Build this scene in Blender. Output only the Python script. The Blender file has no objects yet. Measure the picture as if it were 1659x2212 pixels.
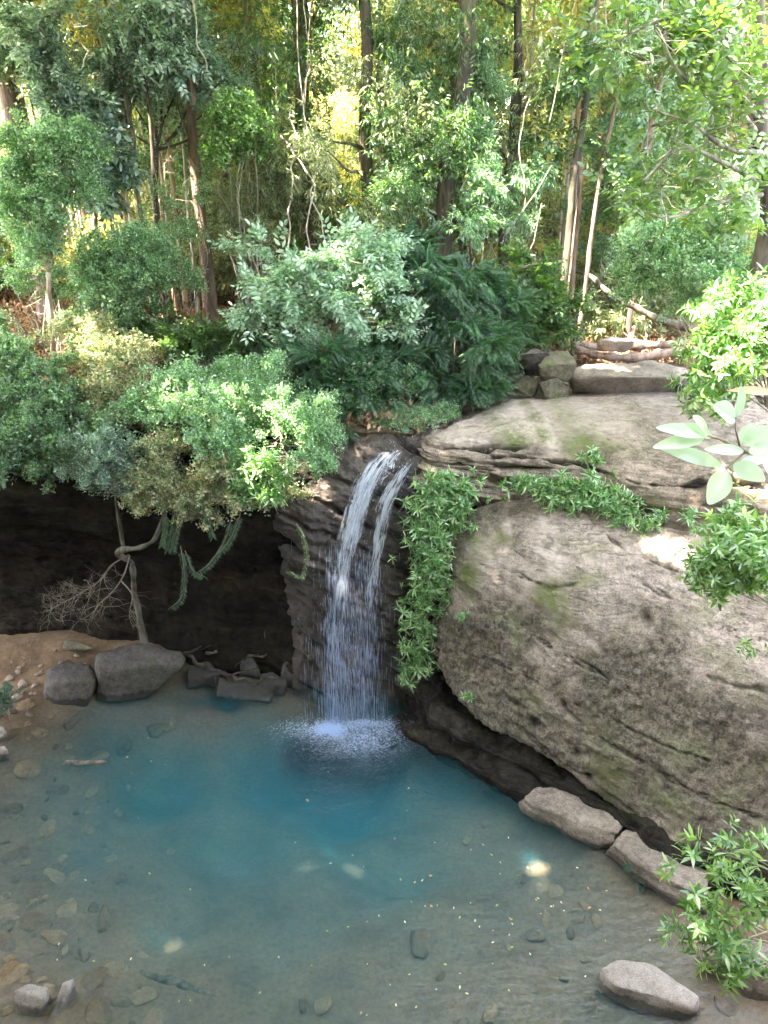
import bpy, bmesh, math, random
import numpy as np
from mathutils import Vector
R = math.radians
sc = bpy.context.scene
col = sc.collection
# ------------------------------------------------------------------ camera
PITCH = R(25); CAMZ = 9.0; F = 1597.0; CU, CV = 829.5, 1106.0      # pixel units of a 1659 x 2212 view
cd = bpy.data.cameras.new('camera'); cam = bpy.data.objects.new('camera', cd); col.objects.link(cam)
cam.location = (0, 0, CAMZ); cam.rotation_euler = (math.pi/2-PITCH, 0, 0)
cd.sensor_fit = 'VERTICAL'; cd.sensor_height = 36; cd.lens = 36*F/2212; cd.clip_start = .05; cd.clip_end = 2000
sc.camera = cam
# ------------------------------------------------------------------ sky and sun
SUN = Vector((-.48, -.22, .85)).normalized()                        # direction towards the sun
EL = math.asin(SUN.z); AZ = math.atan2(SUN.x, SUN.y)
w = bpy.data.worlds.new('World'); sc.world = w; w.use_nodes = True
wn = w.node_tree; sky = wn.nodes.new('ShaderNodeTexSky'); sky.sky_type = 'NISHITA'; sky.sun_disc = False
sky.sun_elevation = EL; sky.sun_rotation = AZ; sky.air_density = 1.0; sky.dust_density = 2.0; sky.ozone_density = 1.0
bg = wn.nodes['Background']; bg.inputs[1].default_value = .15; hs = wn.nodes.new('ShaderNodeHueSaturation'); hs.inputs['Saturation'].default_value = .45; wn.links.new(sky.outputs[0], hs.inputs['Color']); wn.links.new(hs.outputs[0], bg.inputs[0])
sd = bpy.data.lights.new('sun', 'SUN'); sd.energy = 4.5; sd.angle = R(.6); sd.color = (1, .88, .70)
so = bpy.data.objects.new('sun', sd); col.objects.link(so); so.rotation_euler = SUN.to_track_quat('Z', 'Y').to_euler(); so.location = (-10, 12, 30)
vs = sc.view_settings; sc.display_settings.display_device = 'sRGB'
vs.view_transform = 'Standard'; vs.look = 'None'; vs.gamma = 1; vs.exposure = 4.5
cy = sc.cycles; cy.max_bounces = 8; cy.diffuse_bounces = 3; cy.glossy_bounces = 2; cy.transmission_bounces = 4
cy.transparent_max_bounces = 12; cy.volume_bounces = 1; cy.use_denoising = True; cy.caustics_reflective = False; cy.caustics_refractive = False
cy.sample_clamp_indirect = 6; cy.volume_step_rate = 4
# ------------------------------------------------------------------ pixel -> world at a real depth
cp, sp = math.cos(PITCH), math.sin(PITCH)
def ray(u, v):
    a = (v-CV)/F; b = (u-CU)/F
    return np.array([b, cp-a*sp, -sp-a*cp])
def W(u, v, Y):
    d = ray(u, v); return np.array([0, 0, CAMZ])+d*(Y/d[1])
def WZ(u, v, z):
    d = ray(u, v); return np.array([0, 0, CAMZ])+d*((z-CAMZ)/d[2])
def px(Y, v=1106):                                                  # metres per pixel at that depth
    return (Y/ray(829, v)[1])/F
rng = np.random.default_rng(7)
# ------------------------------------------------------------------ vectorised gradient noise
_pm = np.random.default_rng(3).permutation(256); _pm = np.concatenate([_pm, _pm, _pm])
_g = np.random.default_rng(5).normal(size=(256, 3)); _g /= np.linalg.norm(_g, axis=1)[:, None]
def noise(P):
    P = np.asarray(P, float); i = np.floor(P).astype(int); f = P-i; i &= 255
    t = f*f*f*(f*(f*6-15)+10); r = 0
    for dx in (0, 1):
        wx = t[..., 0] if dx else 1-t[..., 0]
        for dy in (0, 1):
            wy = t[..., 1] if dy else 1-t[..., 1]
            for dz in (0, 1):
                wz = t[..., 2] if dz else 1-t[..., 2]
                h = _pm[_pm[_pm[(i[..., 0]+dx) & 255]+((i[..., 1]+dy) & 255)]+((i[..., 2]+dz) & 255)]
                g = _g[h]
                r = r+wx*wy*wz*(g[..., 0]*(f[..., 0]-dx)+g[..., 1]*(f[..., 1]-dy)+g[..., 2]*(f[..., 2]-dz))
    return r*1.5
def fbm(P, o=4, sc_=(1, 1, 1), off=0.):
    P = np.asarray(P, float)*np.array(sc_)+off; r = 0; a = 1.
    for k in range(o):
        r = r+a*noise(P); P = P*2.03+11.3; a *= .5
    return r
def ridge(P, o=4, sc_=(1, 1, 1), off=0.):
    P = np.asarray(P, float)*np.array(sc_)+off; r = 0; a = 1.
    for k in range(o):
        r = r+a*(1-np.abs(noise(P))*2); P = P*2.1+7.7; a *= .5
    return r/2
def sstep(x, a, b):
    t = np.clip((x-a)/(b-a), 0, 1); return t*t*(3-2*t)
# ------------------------------------------------------------------ mesh helpers
def tag(o, label=None, cat=None, group=None, kind=None):
    if label: o['label'] = label
    if cat: o['category'] = cat
    if group: o['group'] = group
    if kind: o['kind'] = kind
    return o
def thing(name, label, cat, loc=(0, 0, 0), group=None, kind=None):
    o = bpy.data.objects.new(name, None); o.empty_display_size = .2; col.objects.link(o); o.location = [float(c) for c in loc]
    return tag(o, label, cat, group, kind)
def build(name, V, Fs, mat, parent=None, smooth=False, label=None, attrs=None):
    """V (n,3) world coordinates; Fs list of int arrays (m,k). parent at a location: vertices made local."""
    V = np.asarray(V, float)
    if parent is not None: V = V-np.array(parent.location)
    me = bpy.data.meshes.new(name); me.vertices.add(len(V)); me.vertices.foreach_set('co', V.astype(np.float32).ravel())
    Fs = [np.asarray(f, int) for f in Fs if len(f)]
    lv = np.concatenate([f.ravel() for f in Fs]); lt = np.concatenate([np.full(len(f), f.shape[1]) for f in Fs])
    me.loops.add(len(lv)); me.loops.foreach_set('vertex_index', lv.astype(np.int32))
    ls = np.concatenate([[0], np.cumsum(lt)[:-1]])
    me.polygons.add(len(lt)); me.polygons.foreach_set('loop_start', ls.astype(np.int32)); me.polygons.foreach_set('loop_total', lt.astype(np.int32))
    if smooth: me.polygons.foreach_set('use_smooth', np.ones(len(lt), bool))
    for k, a in (attrs or {}).items():
        at = me.attributes.new(k, 'FLOAT', 'POINT'); at.data.foreach_set('value', np.asarray(a, np.float32).ravel())
    me.update(calc_edges=True)
    for m in (mat if isinstance(mat, (list, tuple)) else [mat]): me.materials.append(m)
    o = bpy.data.objects.new(name, me); col.objects.link(o)
    if parent is not None: o.parent = parent
    if label: o['label'] = label
    return o
def gridfaces(n, m, wrap=False):
    i = np.arange(n-1)[:, None]; j = np.arange(m-(0 if wrap else 1))[None, :]
    a = i*m+j; b = i*m+(j+1) % m
    return np.stack([a, b, b+m, a+m], -1).reshape(-1, 4)
def cr(P, n):
    """Catmull-Rom resample of P (k,...) to n rows, uniform in index"""
    P = np.asarray(P, float); k = len(P)
    E = np.concatenate([[2*P[0]-P[1]], P, [2*P[-1]-P[-2]]])
    s = np.linspace(0, k-1, n); i = np.minimum(s.astype(int), k-2); t = (s-i).reshape((-1,)+(1,)*(P.ndim-1))
    p0, p1, p2, p3 = E[i], E[i+1], E[i+2], E[i+3]
    return .5*((2*p1)+(-p0+p2)*t+(2*p0-5*p1+4*p2-p3)*t*t+(-p0+3*p1-3*p2+p3)*t**3)
def surf(C, n, m):
    """control grid C (r,c,3) -> dense (n,m,3)"""
    A = cr(np.asarray(C, float), n); return np.swapaxes(cr(np.swapaxes(A, 0, 1), m), 0, 1)
def normals(G):
    du = np.gradient(G, axis=1); dv = np.gradient(G, axis=0); N = np.cross(du, dv)
    return N/np.maximum(np.linalg.norm(N, axis=-1, keepdims=True), 1e-9)
def frames(D, up):
    D = D/np.maximum(np.linalg.norm(D, axis=1, keepdims=True), 1e-9)
    B = np.cross(up, D); B /= np.maximum(np.linalg.norm(B, axis=1, keepdims=True), 1e-9); Nn = np.cross(D, B)
    return D, B, Nn
def tube(pts, rad, k=7, wob=0.):
    """swept tube: V, quads"""
    P = np.asarray(pts, float); n = len(P); rad = np.broadcast_to(np.asarray(rad, float), (n,)) if np.ndim(rad) <= 1 and np.size(rad) in (1, n) else cr(rad, n)
    T = np.gradient(P, axis=0); up = np.tile([.31, .17, .93], (n, 1))
    hz = np.abs((T/np.linalg.norm(T, axis=1, keepdims=True))@np.array([.31, .17, .93])) > .9
    if hz.mean() > .3: up = np.tile([.9, -.4, .1], (n, 1))
    D, B, N = frames(T, up)
    a = np.linspace(0, 2*np.pi, k, endpoint=False)
    V = P[:, None]+(np.cos(a)[None, :, None]*B[:, None]+np.sin(a)[None, :, None]*N[:, None])*rad[:, None, None]
    if wob: V = V+(V-P[:, None])*(wob*noise(V*np.array([6, 6, 2.])/max(rad.max()*12, .3)))[..., None]*2
    V = V.reshape(-1, 3); Fq = gridfaces(n, k, True)
    V = np.concatenate([V, P[:1], P[-1:]]); c0, c1 = n*k, n*k+1
    j = np.arange(k); T0 = np.stack([np.full(k, c0), (j+1) % k, j], 1); T1 = np.stack([np.full(k, c1), (n-1)*k+j, (n-1)*k+(j+1) % k], 1)
    return V, Fq, np.concatenate([T0, T1])
class MB:
    def __init__(s): s.V = []; s.F = {}; s.n = 0
    def add(s, V, *Fs):
        V = np.asarray(V, float).reshape(-1, 3)
        for f in Fs:
            f = np.asarray(f, int)
            if len(f): s.F.setdefault(f.shape[1], []).append(f+s.n)
        s.V.append(V); s.n += len(V)
    def tube(s, pts, rad, k=7, wob=0.): s.add(*tube(pts, rad, k, wob))
    def build(s, name, mat, parent=None, **kw):
        return build(name, np.concatenate(s.V), [np.concatenate(f) for f in s.F.values()], mat, parent, **kw)
def path(p0, p1, n=10, wob=.1, seed=0, sag=0.):
    t = np.linspace(0, 1, n)[:, None]; p0 = np.asarray(p0, float); p1 = np.asarray(p1, float); L = np.linalg.norm(p1-p0)
    P = p0+(p1-p0)*t; q = np.concatenate([t*L*.6+seed*3.1, t*0+seed*7.7, t*0+1.3], 1)
    off = np.stack([noise(q), noise(q+17.), noise(q+37.)], 1)*wob*L
    return P+off*np.sin(np.pi*np.clip(t, 0, 1))+np.array([0, 0, -1.])*sag*L*np.sin(np.pi*t)
# ------------------------------------------------------------------ materials
def newmat(name):
    m = bpy.data.materials.new(name); m.use_nodes = True; nt = m.node_tree; nt.nodes.clear()
    out = nt.nodes.new('ShaderNodeOutputMaterial'); return m, nt, out
def nd(nt, t, ins=None, **kw):
    n = nt.nodes.new('ShaderNode'+t)
    for k, v in kw.items(): setattr(n, k, v)
    for k, v in (ins or {}).items():
        if isinstance(v, bpy.types.NodeSocket): nt.links.new(v, n.inputs[k])
        else: n.inputs[k].default_value = v
    return n
def c4(c): return (c[0], c[1], c[2], 1)
def ramp(nt, fac, stops, interp='LINEAR'):
    n = nt.nodes.new('ShaderNodeValToRGB'); nt.links.new(fac, n.inputs[0]); r = n.color_ramp; r.interpolation = interp
    while len(r.elements) < len(stops): r.elements.new(.5)
    for e, (p, c) in zip(r.elements, stops): e.position = p; e.color = c4(c) if not np.isscalar(c) else (c, c, c, 1)
    return n.outputs[0]
def mix(nt, f, a, b, mode='MIX'):
    n = nt.nodes.new('ShaderNodeMix'); n.data_type = 'RGBA'; n.blend_type = mode
    for k, v in ((0, f), (6, a), (7, b)):
        if isinstance(v, bpy.types.NodeSocket): nt.links.new(v, n.inputs[k])
        else: n.inputs[k].default_value = v if k == 0 else c4(v)
    return n.outputs[2]
def mth(nt, op, a, b=0., c=None):
    n = nt.nodes.new('ShaderNodeMath'); n.operation = op
    for k, v in ((0, a), (1, b)) + (((2, c),) if c is not None else ()):
        if isinstance(v, bpy.types.NodeSocket): nt.links.new(v, n.inputs[k])
        else: n.inputs[k].default_value = v
    return n.outputs[0]
def tex(nt, co, scale, detail=6, rough=.55, stretch=None, dist=0., kind='Noise'):
    if stretch:
        mp = nd(nt, 'Mapping', {'Vector': co}); mp.inputs['Scale'].default_value = stretch; co = mp.outputs[0]
    if kind == 'Noise': return nd(nt, 'TexNoise', {'Vector': co, 'Scale': scale, 'Detail': detail, 'Roughness': rough, 'Distortion': dist}).outputs[0]
    return nd(nt, 'TexVoronoi', {'Vector': co, 'Scale': scale}).outputs[0]
def attr(nt, name): return nd(nt, 'Attribute', attribute_name=name).outputs['Fac']
def leafmat(name, cols, trans, tcol=None, rough=.42, spec=.5):
    m, nt, out = newmat(name); g = nd(nt, 'NewGeometry')
    stops = [(i/(len(cols)-1) if len(cols) > 1 else 0, c) for i, c in enumerate(cols)]
    base = ramp(nt, g.outputs['Random Per Island'], stops)
    tc = tcol or (1.0, 1.0, .28)
    p = nd(nt, 'BsdfPrincipled', {'Base Color': base, 'Roughness': rough, 'Specular IOR Level': spec})
    t2 = mix(nt, 1., base, tuple(min(3., 2.6*c) for c in tc), 'MULTIPLY')
    tr = nd(nt, 'BsdfTranslucent', {'Color': t2})
    s = nd(nt, 'MixShader', {0: trans, 1: p.outputs[0], 2: tr.outputs[0]}); nt.links.new(s.outputs[0], out.inputs[0]); return m
def rockmat(name, lo, hi, moss=(.055, .085, .02), mossamt=.3, dark=.5, wet=.0, bump=.6, strata=0., scale=1., lichen=.0, attrs=False, spec=None, lines=0., wline=True):
    m, nt, out = newmat(name); co = nd(nt, 'TexCoord').outputs['Object']
    n1 = tex(nt, co, 1.1*scale, 8, .62); n2 = tex(nt, co, 7*scale, 8, .7); n3 = tex(nt, co, 38*scale, 5, .7)
    c = ramp(nt, n1, [(.3, lo), (.7, hi)])
    d = ramp(nt, n2, [(.36, .32), (.52, .95), (.7, 1.2)])
    c = mix(nt, dark, c, mix(nt, 1., c, d, 'MULTIPLY'))
    sp_ = ramp(nt, n3, [(.34, .45), (.5, 1.), (.66, 1.3)]); c = mix(nt, .8, c, mix(nt, 1., c, sp_, 'MULTIPLY'))
    if lichen:
        l = tex(nt, co, 5.5*scale, 7, .75, dist=.6); lf = ramp(nt, l, [(.60, 0.), (.68, 1.)])
        c = mix(nt, mth(nt, 'MULTIPLY', lf, lichen), c, (.48, .46, .42))
    mo = tex(nt, co, 1.7*scale, 8, .72, dist=.4)
    up = nd(nt, 'SeparateXYZ', {0: nd(nt, 'NewGeometry').outputs['Normal']}).outputs[2]
    mm = mth(nt, 'ADD', mo, mth(nt, 'MULTIPLY', up, .06)); mf = ramp(nt, mm, [(.60-.1*mossamt, 0.), (.70-.1*mossamt, 1.)])
    mf = mth(nt, 'MULTIPLY', mf, mossamt)
    if attrs: moss = (.085, .115, .03)
    mc = mix(nt, n3, tuple(.5*x for x in moss), tuple(1.5*x for x in moss))
    h = mth(nt, 'ADD', mth(nt, 'MULTIPLY', n2, .6), mth(nt, 'MULTIPLY', n3, .25))
    rough = .85
    if lines:
        mp = nd(nt, 'Mapping', {'Vector': co}); mp.inputs['Rotation'].default_value = (0, R(-20), 0); mp.inputs['Scale'].default_value = (.55, .55, 3.4)
        ln = nd(nt, 'TexNoise', {'Vector': mp.outputs[0], 'Scale': 1.1*scale, 'Detail': 7, 'Roughness': .68, 'Distortion': .25}).outputs[0]
        lf_ = ramp(nt, ln, [(.440, 1.), (.448, .25), (.456, 1.), (.530, 1.), (.538, .2), (.546, 1.)]); c = mix(nt, lines, c, mix(nt, 1., c, lf_, 'MULTIPLY')); h = mth(nt, 'ADD', h, mth(nt, 'MULTIPLY', lf_, .6*lines))
    if attrs:
        pa = attr(nt, 'pale'); c = mix(nt, mth(nt, 'MINIMUM', mth(nt, 'MULTIPLY', pa, 1.2), .9), c, (.43, .385, .37)); st_ = tex(nt, co, 6, 5, .7, stretch=(1, 1, .12)); c = mix(nt, .5, c, mix(nt, 1., c, ramp(nt, st_, [(.35, .55), (.55, 1.05), (.7, 1.35)]), 'MULTIPLY'))
        pit = tex(nt, co, 17, 4, .8, stretch=(1, 1, .6)); pr = ramp(nt, pit, [(.38, .22), (.55, 1.1)])
        da = attr(nt, 'grime'); g = mix(nt, 1., mix(nt, 1., c, (.62, .64, .58), 'MULTIPLY'), pr, 'MULTIPLY'); c = mix(nt, mth(nt, 'MULTIPLY', da, .85), c, g)
        h = mth(nt, 'ADD', h, mth(nt, 'MULTIPLY', mth(nt, 'MULTIPLY', pit, da), .9))
        mf = mth(nt, 'MINIMUM', mth(nt, 'ADD', mf, mth(nt, 'MULTIPLY', attr(nt, 'moss'), ramp(nt, mth(nt, 'ADD', mth(nt, 'MULTIPLY', n2, .6), mth(nt, 'MULTIPLY', n3, .4)), [(.42, .15), (.52, 1.)]))), 1.)
        c = mix(nt, attr(nt, 'crack'), c, (.02, .018, .016))
    c = mix(nt, mf, c, mc)
    if wet: 
        c = mix(nt, 1., c, (1-.6*wet, 1-.6*wet, 1-.55*wet), 'MULTIPLY'); rough = .85-.6*wet
    wl = ramp(nt, mth(nt, 'ADD', nd(nt, 'SeparateXYZ', {0: nd(nt, 'NewGeometry').outputs['Position']}).outputs[2], mth(nt, 'MULTIPLY', mth(nt, 'SUBTRACT', n2, .5), .16)), [(.055, .42 if wline else 1.), (.10, 1.)])
    c = mix(nt, 1., c, mix(nt, 1., wl, (1.0, .93, .85), 'MULTIPLY'), 'MULTIPLY')
    if strata:
        s_ = tex(nt, co, 2.2*scale, 7, .65, stretch=(.5, .5, 6)); h = mth(nt, 'ADD', h, mth(nt, 'MULTIPLY', s_, strata))
    b = nd(nt, 'Bump', {'Height': h, 'Strength': bump, 'Distance': .06})
    p = nd(nt, 'BsdfPrincipled', {'Base Color': c, 'Roughness': rough, 'Normal': b.outputs[0], 'Specular IOR Level': .35+.4*wet if spec is None else spec}); nt.links.new(p.outputs[0], out.inputs[0]); return m
def barkmat(name, lo, hi, sc_=6, moss=.0):
    m, nt, out = newmat(name); co = nd(nt, 'TexCoord').outputs['Object']
    n1 = tex(nt, co, sc_, 6, .65, stretch=(1, 1, .16)); n2 = tex(nt, co, 2., 4, .6)
    c = mix(nt, ramp(nt, n1, [(.42, 0.), (.58, 1.)]), lo, hi)
    if moss: c = mix(nt, mth(nt, 'MULTIPLY', ramp(nt, n2, [(.5, 0.), (.62, 1.)]), moss), c, (.05, .08, .02))
    b = nd(nt, 'Bump', {'Height': n1, 'Strength': 1., 'Distance': .05})
    p = nd(nt, 'BsdfPrincipled', {'Base Color': c, 'Roughness': .85, 'Normal': b.outputs[0]}); nt.links.new(p.outputs[0], out.inputs[0]); return m
M = {}
M['slab'] = rockmat('sandstone_slab', (.20, .172, .158), (.35, .308, .288), mossamt=.3, dark=.65, bump=1., strata=.5, lichen=.3, attrs=True, lines=.45)
M['ledge'] = rockmat('sandstone_ledge', (.20, .168, .150), (.35, .30, .275), mossamt=.1, dark=.6, bump=.8, strata=.9, lichen=.25, attrs=True, lines=.8)
M['wet'] = rockmat('wet_rock', (.035, .028, .026), (.10, .075, .062), mossamt=.1, dark=.8, wet=.6, bump=.9, strata=1.1)
M['cave'] = rockmat('cave_rock', (.007, .0065, .006), (.03, .026, .021), mossamt=.1, dark=.7, bump=.8, strata=1.0, spec=.05, lines=.8)  # near-black base: the cave's shade is put into the rock colour
M['under'] = rockmat('undercut_rock', (.014, .013, .012), (.05, .045, .04), mossamt=.2, dark=.8, bump=.9, strata=1.2, wet=.15, spec=.12, lines=1.)  # blackness of the shaded gap below the slab is in this colour
M['boulder'] = rockmat('boulder_grey', (.16, .142, .13), (.32, .28, .26), mossamt=.15, dark=.6, bump=.6, scale=1.5, strata=.3, lichen=.3, lines=.8)
M['boulder_dark'] = rockmat('boulder_dark', (.06, .055, .055), (.15, .14, .14), mossamt=.35, dark=.7, bump=.6, scale=1.5, lichen=.35)
M['boulder_moss'] = rockmat('boulder_mossy', (.07, .065, .05), (.17, .155, .12), mossamt=.8, dark=.7, bump=.7, scale=1.5, lichen=.5)
M['boulder_wet'] = rockmat('boulder_wet', (.035, .033, .032), (.08, .075, .07), mossamt=.1, dark=.7, wet=.5, bump=.7, scale=1.5)
M['boulder_pale'] = rockmat('boulder_pale', (.24, .22, .22), (.38, .35, .35), mossamt=.0, dark=.35, bump=.4, scale=2)
M['bark_dark'] = barkmat('bark_dark', (.035, .026, .02), (.11, .085, .065), moss=.35)
M['bark_mid'] = barkmat('bark_mid', (.05, .043, .034), (.17, .15, .12), moss=.3)
M['rust'] = rockmat('rusty_rock', (.07, .025, .012), (.17, .065, .03), mossamt=0, dark=.6, bump=.7, scale=2)
M['step'] = rockmat('low_step_rock', (.055, .046, .038), (.12, .10, .08), mossamt=.15, dark=.7, bump=.8, strata=1.2, scale=1.5, lines=1.)
M['bark_brown'] = barkmat('bark_brown', (.11, .07, .05), (.27, .185, .145))
M['bark_tan'] = barkmat('bark_tan', (.30, .22, .16), (.6, .47, .36), moss=.1)
M['bark_grey'] = barkmat('bark_grey', (.14, .12, .10), (.38, .34, .28), moss=.4)
M['bark_white'] = barkmat('bark_white', (.5, .45, .38), (.72, .66, .58))
M['bark_orange'] = barkmat('bark_orange', (.25, .13, .075), (.5, .3, .2))
M['twig'] = barkmat('dead_twig', (.22, .17, .13), (.36, .3, .24))
M['deadw'] = barkmat('dead_branch_wood', (.12, .09, .07), (.24, .19, .15))
M['vine'] = barkmat('vine', (.3, .25, .2), (.5, .44, .38))
G = lambda *a: a
M['fine'] = leafmat('leaf_fine_mint', [(.06, .13, .075), (.14, .25, .15), (.25, .38, .26), (.46, .54, .42)], .35, (.85, 1, .45), rough=.32, spec=1.)
M['fineg'] = leafmat('leaf_fine_green', [(.045, .10, .06), (.10, .19, .12), (.2, .31, .21), (.36, .42, .34)], .36, (.85, 1, .4), rough=.32, spec=1.)
M['blue'] = leafmat('leaf_blue_green', [(.05, .10, .085), (.11, .185, .16), (.24, .32, .30), (.4, .46, .46)], .33, (.9, 1, .5), rough=.3, spec=1.)
M['dry'] = leafmat('leaf_dry_mix', [(.07, .16, .09), (.14, .24, .14), (.28, .34, .22), (.52, .44, .36), (.6, .5, .42)], .35, (1, .97, .5))
M['frond'] = leafmat('leaf_frond', [(.025, .075, .045), (.055, .135, .08), (.13, .24, .16)], .3, (.8, 1, .25), rough=.32, spec=.8)
M['glau'] = leafmat('leaf_pale_broad', [(.14, .23, .17), (.32, .42, .34), (.56, .64, .58)], .28, (.85, 1, .6), rough=.26, spec=1.)
M['dark'] = leafmat('leaf_dark', [(.04, .09, .045), (.07, .135, .06), (.12, .19, .09)], .4, (.95, 1, .25), rough=.32, spec=.7)
M['mid'] = leafmat('leaf_mid', [(.07, .11, .065), (.15, .20, .12), (.28, .31, .2), (.42, .41, .3)], .45, (1.0, 1, .62))
M['yellow'] = leafmat('leaf_backlit', [(.2, .25, .09), (.38, .39, .16), (.54, .5, .26), (.58, .47, .34)], .5, (1.0, .97, .62))  # gold base colour carries the sunlight glowing through the far leaves
M['strap'] = leafmat('leaf_strap', [(.045, .12, .04), (.09, .2, .07), (.18, .32, .14), (.38, .46, .26)], .3, (.8, 1, .35), rough=.28, spec=1.)
M['gloss'] = leafmat('leaf_glossy', [(.05, .12, .045), (.10, .20, .075), (.2, .32, .14), (.36, .46, .28)], .35, (.9, 1, .3), rough=.25, spec=1.)
M['near'] = leafmat('leaf_near_pale', [(.42, .52, .45), (.6, .66, .6)], .3, (.8, .9, .7), rough=.25, spec=.9)
M['teal'] = leafmat('leaf_teal', [(.03, .09, .065), (.06, .14, .1)], .3, (.7, 1, .5))
M['olive'] = leafmat('leaf_large_olive', [(.05, .10, .04), (.09, .16, .065), (.15, .22, .11)], .4, (1, 1, .25), rough=.3, spec=.7)
M['litterm'] = leafmat('leaf_litter', [(.14, .08, .045), (.26, .16, .09), (.4, .28, .17), (.3, .12, .06)], .1, (1, .8, .5), rough=.7)
M['floaty'] = leafmat('leaf_floating_yellow', [(.5, .42, .12), (.55, .5, .3)], .1)
M['floato'] = leafmat('leaf_floating_orange', [(.55, .2, .08), (.6, .3, .14)], .1)
M['floatp'] = leafmat('leaf_floating_pale', [(.6, .55, .45), (.7, .66, .58)], .1)
M['floatg'] = leafmat('leaf_floating_green', [(.3, .5, .06), (.36, .5, .12)], .1)
def groundmat():
    m, nt, out = newmat('forest_floor'); co = nd(nt, 'TexCoord').outputs['Object']
    n1 = tex(nt, co, .8, 8, .7); n2 = tex(nt, co, 14, 6, .8)
    c = ramp(nt, n2, [(.3, (.04, .026, .016)), (.5, (.13, .08, .05)), (.66, (.28, .18, .11))])
    g = ramp(nt, n2, [(.3, (.02, .035, .012)), (.6, (.07, .11, .035))])
    c = mix(nt, ramp(nt, n1, [(.5, 0.), (.6, 1.)]), c, g)
    b = nd(nt, 'Bump', {'Height': n2, 'Strength': 1., 'Distance': .1})
    p = nd(nt, 'BsdfPrincipled', {'Base Color': c, 'Roughness': .9, 'Normal': b.outputs[0]}); nt.links.new(p.outputs[0], out.inputs[0]); return m
M['ground'] = groundmat()
def bedmat():
    m, nt, out = newmat('pool_bed_sand'); co = nd(nt, 'TexCoord').outputs['Object']
    n1 = tex(nt, co, 1.3, 6, .6); n2 = tex(nt, co, 16, 6, .75); n3 = tex(nt, co, 5, 3, .6, kind='V')
    c = ramp(nt, n1, [(.3, (.16, .10, .055)), (.7, (.31, .20, .115))])
    c = mix(nt, .8, c, mix(nt, 1., c, ramp(nt, n2, [(.35, .5), (.6, 1.1)]), 'MULTIPLY'))
    z = nd(nt, 'SeparateXYZ', {0: co}).outputs[2]
    wetf = ramp(nt, mth(nt, 'ADD', z, mth(nt, 'MULTIPLY', n1, .12)), [(.13, 1.), (.24, 0.)])
    bank_f = ramp(nt, z, [(.20, 0.), (.34, 1.)]); c = mix(nt, bank_f, c, mix(nt, 1., c, (.30, .26, .235), 'MULTIPLY')); c = mix(nt, wetf, c, mix(nt, 1., c, (.5, .5, .5), 'MULTIPLY'))  # sand darkened with height above the water
    b = nd(nt, 'Bump', {'Height': n2, 'Strength': .5, 'Distance': .03})
    p = nd(nt, 'BsdfPrincipled', {'Base Color': c, 'Roughness': .8, 'Normal': b.outputs[0]}); nt.links.new(p.outputs[0], out.inputs[0]); return m
M['bed'] = bedmat()
def watermat():
    m, nt, out = newmat('pool_water'); g = nd(nt, 'NewGeometry').outputs['Position']
    up = nd(nt, 'SeparateXYZ', {0: nd(nt, 'NewGeometry').outputs['Normal']}).outputs[2]
    fine = tex(nt, g, 7.5, 3, .6, stretch=(.55, 1.25, 1), dist=.3)
    q = nd(nt, 'VectorMath', {0: g, 1: tuple(SPL)}, operation='SUBTRACT').outputs[0]
    dist = nd(nt, 'VectorMath', {0: q}, operation='LENGTH').outputs['Value']
    near = ramp(nt, mth(nt, 'DIVIDE', dist, 6.), [(0., 1.), (.25, .45), (.6, .12), (1., .03)])
    chop = tex(nt, g, 16, 4, .7, dist=.5)
    h = mth(nt, 'ADD', mth(nt, 'MULTIPLY', fine, .3), mth(nt, 'MULTIPLY', mth(nt, 'MULTIPLY', chop, near), .9))
    b = nd(nt, 'Bump', {'Height': h, 'Strength': 1., 'Distance': .1})
    gl = nd(nt, 'BsdfGlossy', {'Roughness': .05, 'Normal': b.outputs[0], 'Color': (1, 1, 1, 1)}); tr = nd(nt, 'BsdfTransparent')
    fr = nd(nt, 'Fresnel', {'IOR': 1.33, 'Normal': b.outputs[0]}).outputs[0]
    fac = mth(nt, 'MULTIPLY', fr, ramp(nt, up, [(.3, 0.), (.6, 1.)]))
    s = nd(nt, 'MixShader', {0: fac, 1: tr.outputs[0], 2: gl.outputs[0]}); nt.links.new(s.outputs[0], out.inputs[0])
    vsn = nd(nt, 'VolumeScatter', {'Color': (.06, .52, .72, 1), 'Density': .27, 'Anisotropy': .0})
    va = nd(nt, 'VolumeAbsorption', {'Color': (.04, .70, .78, 1), 'Density': .50})
    ad = nd(nt, 'AddShader', {0: vsn.outputs[0], 1: va.outputs[0]}); nt.links.new(ad.outputs[0], out.inputs[1]); return m
SPL = WZ(715, 1578, 0.)
M['water'] = watermat()
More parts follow.
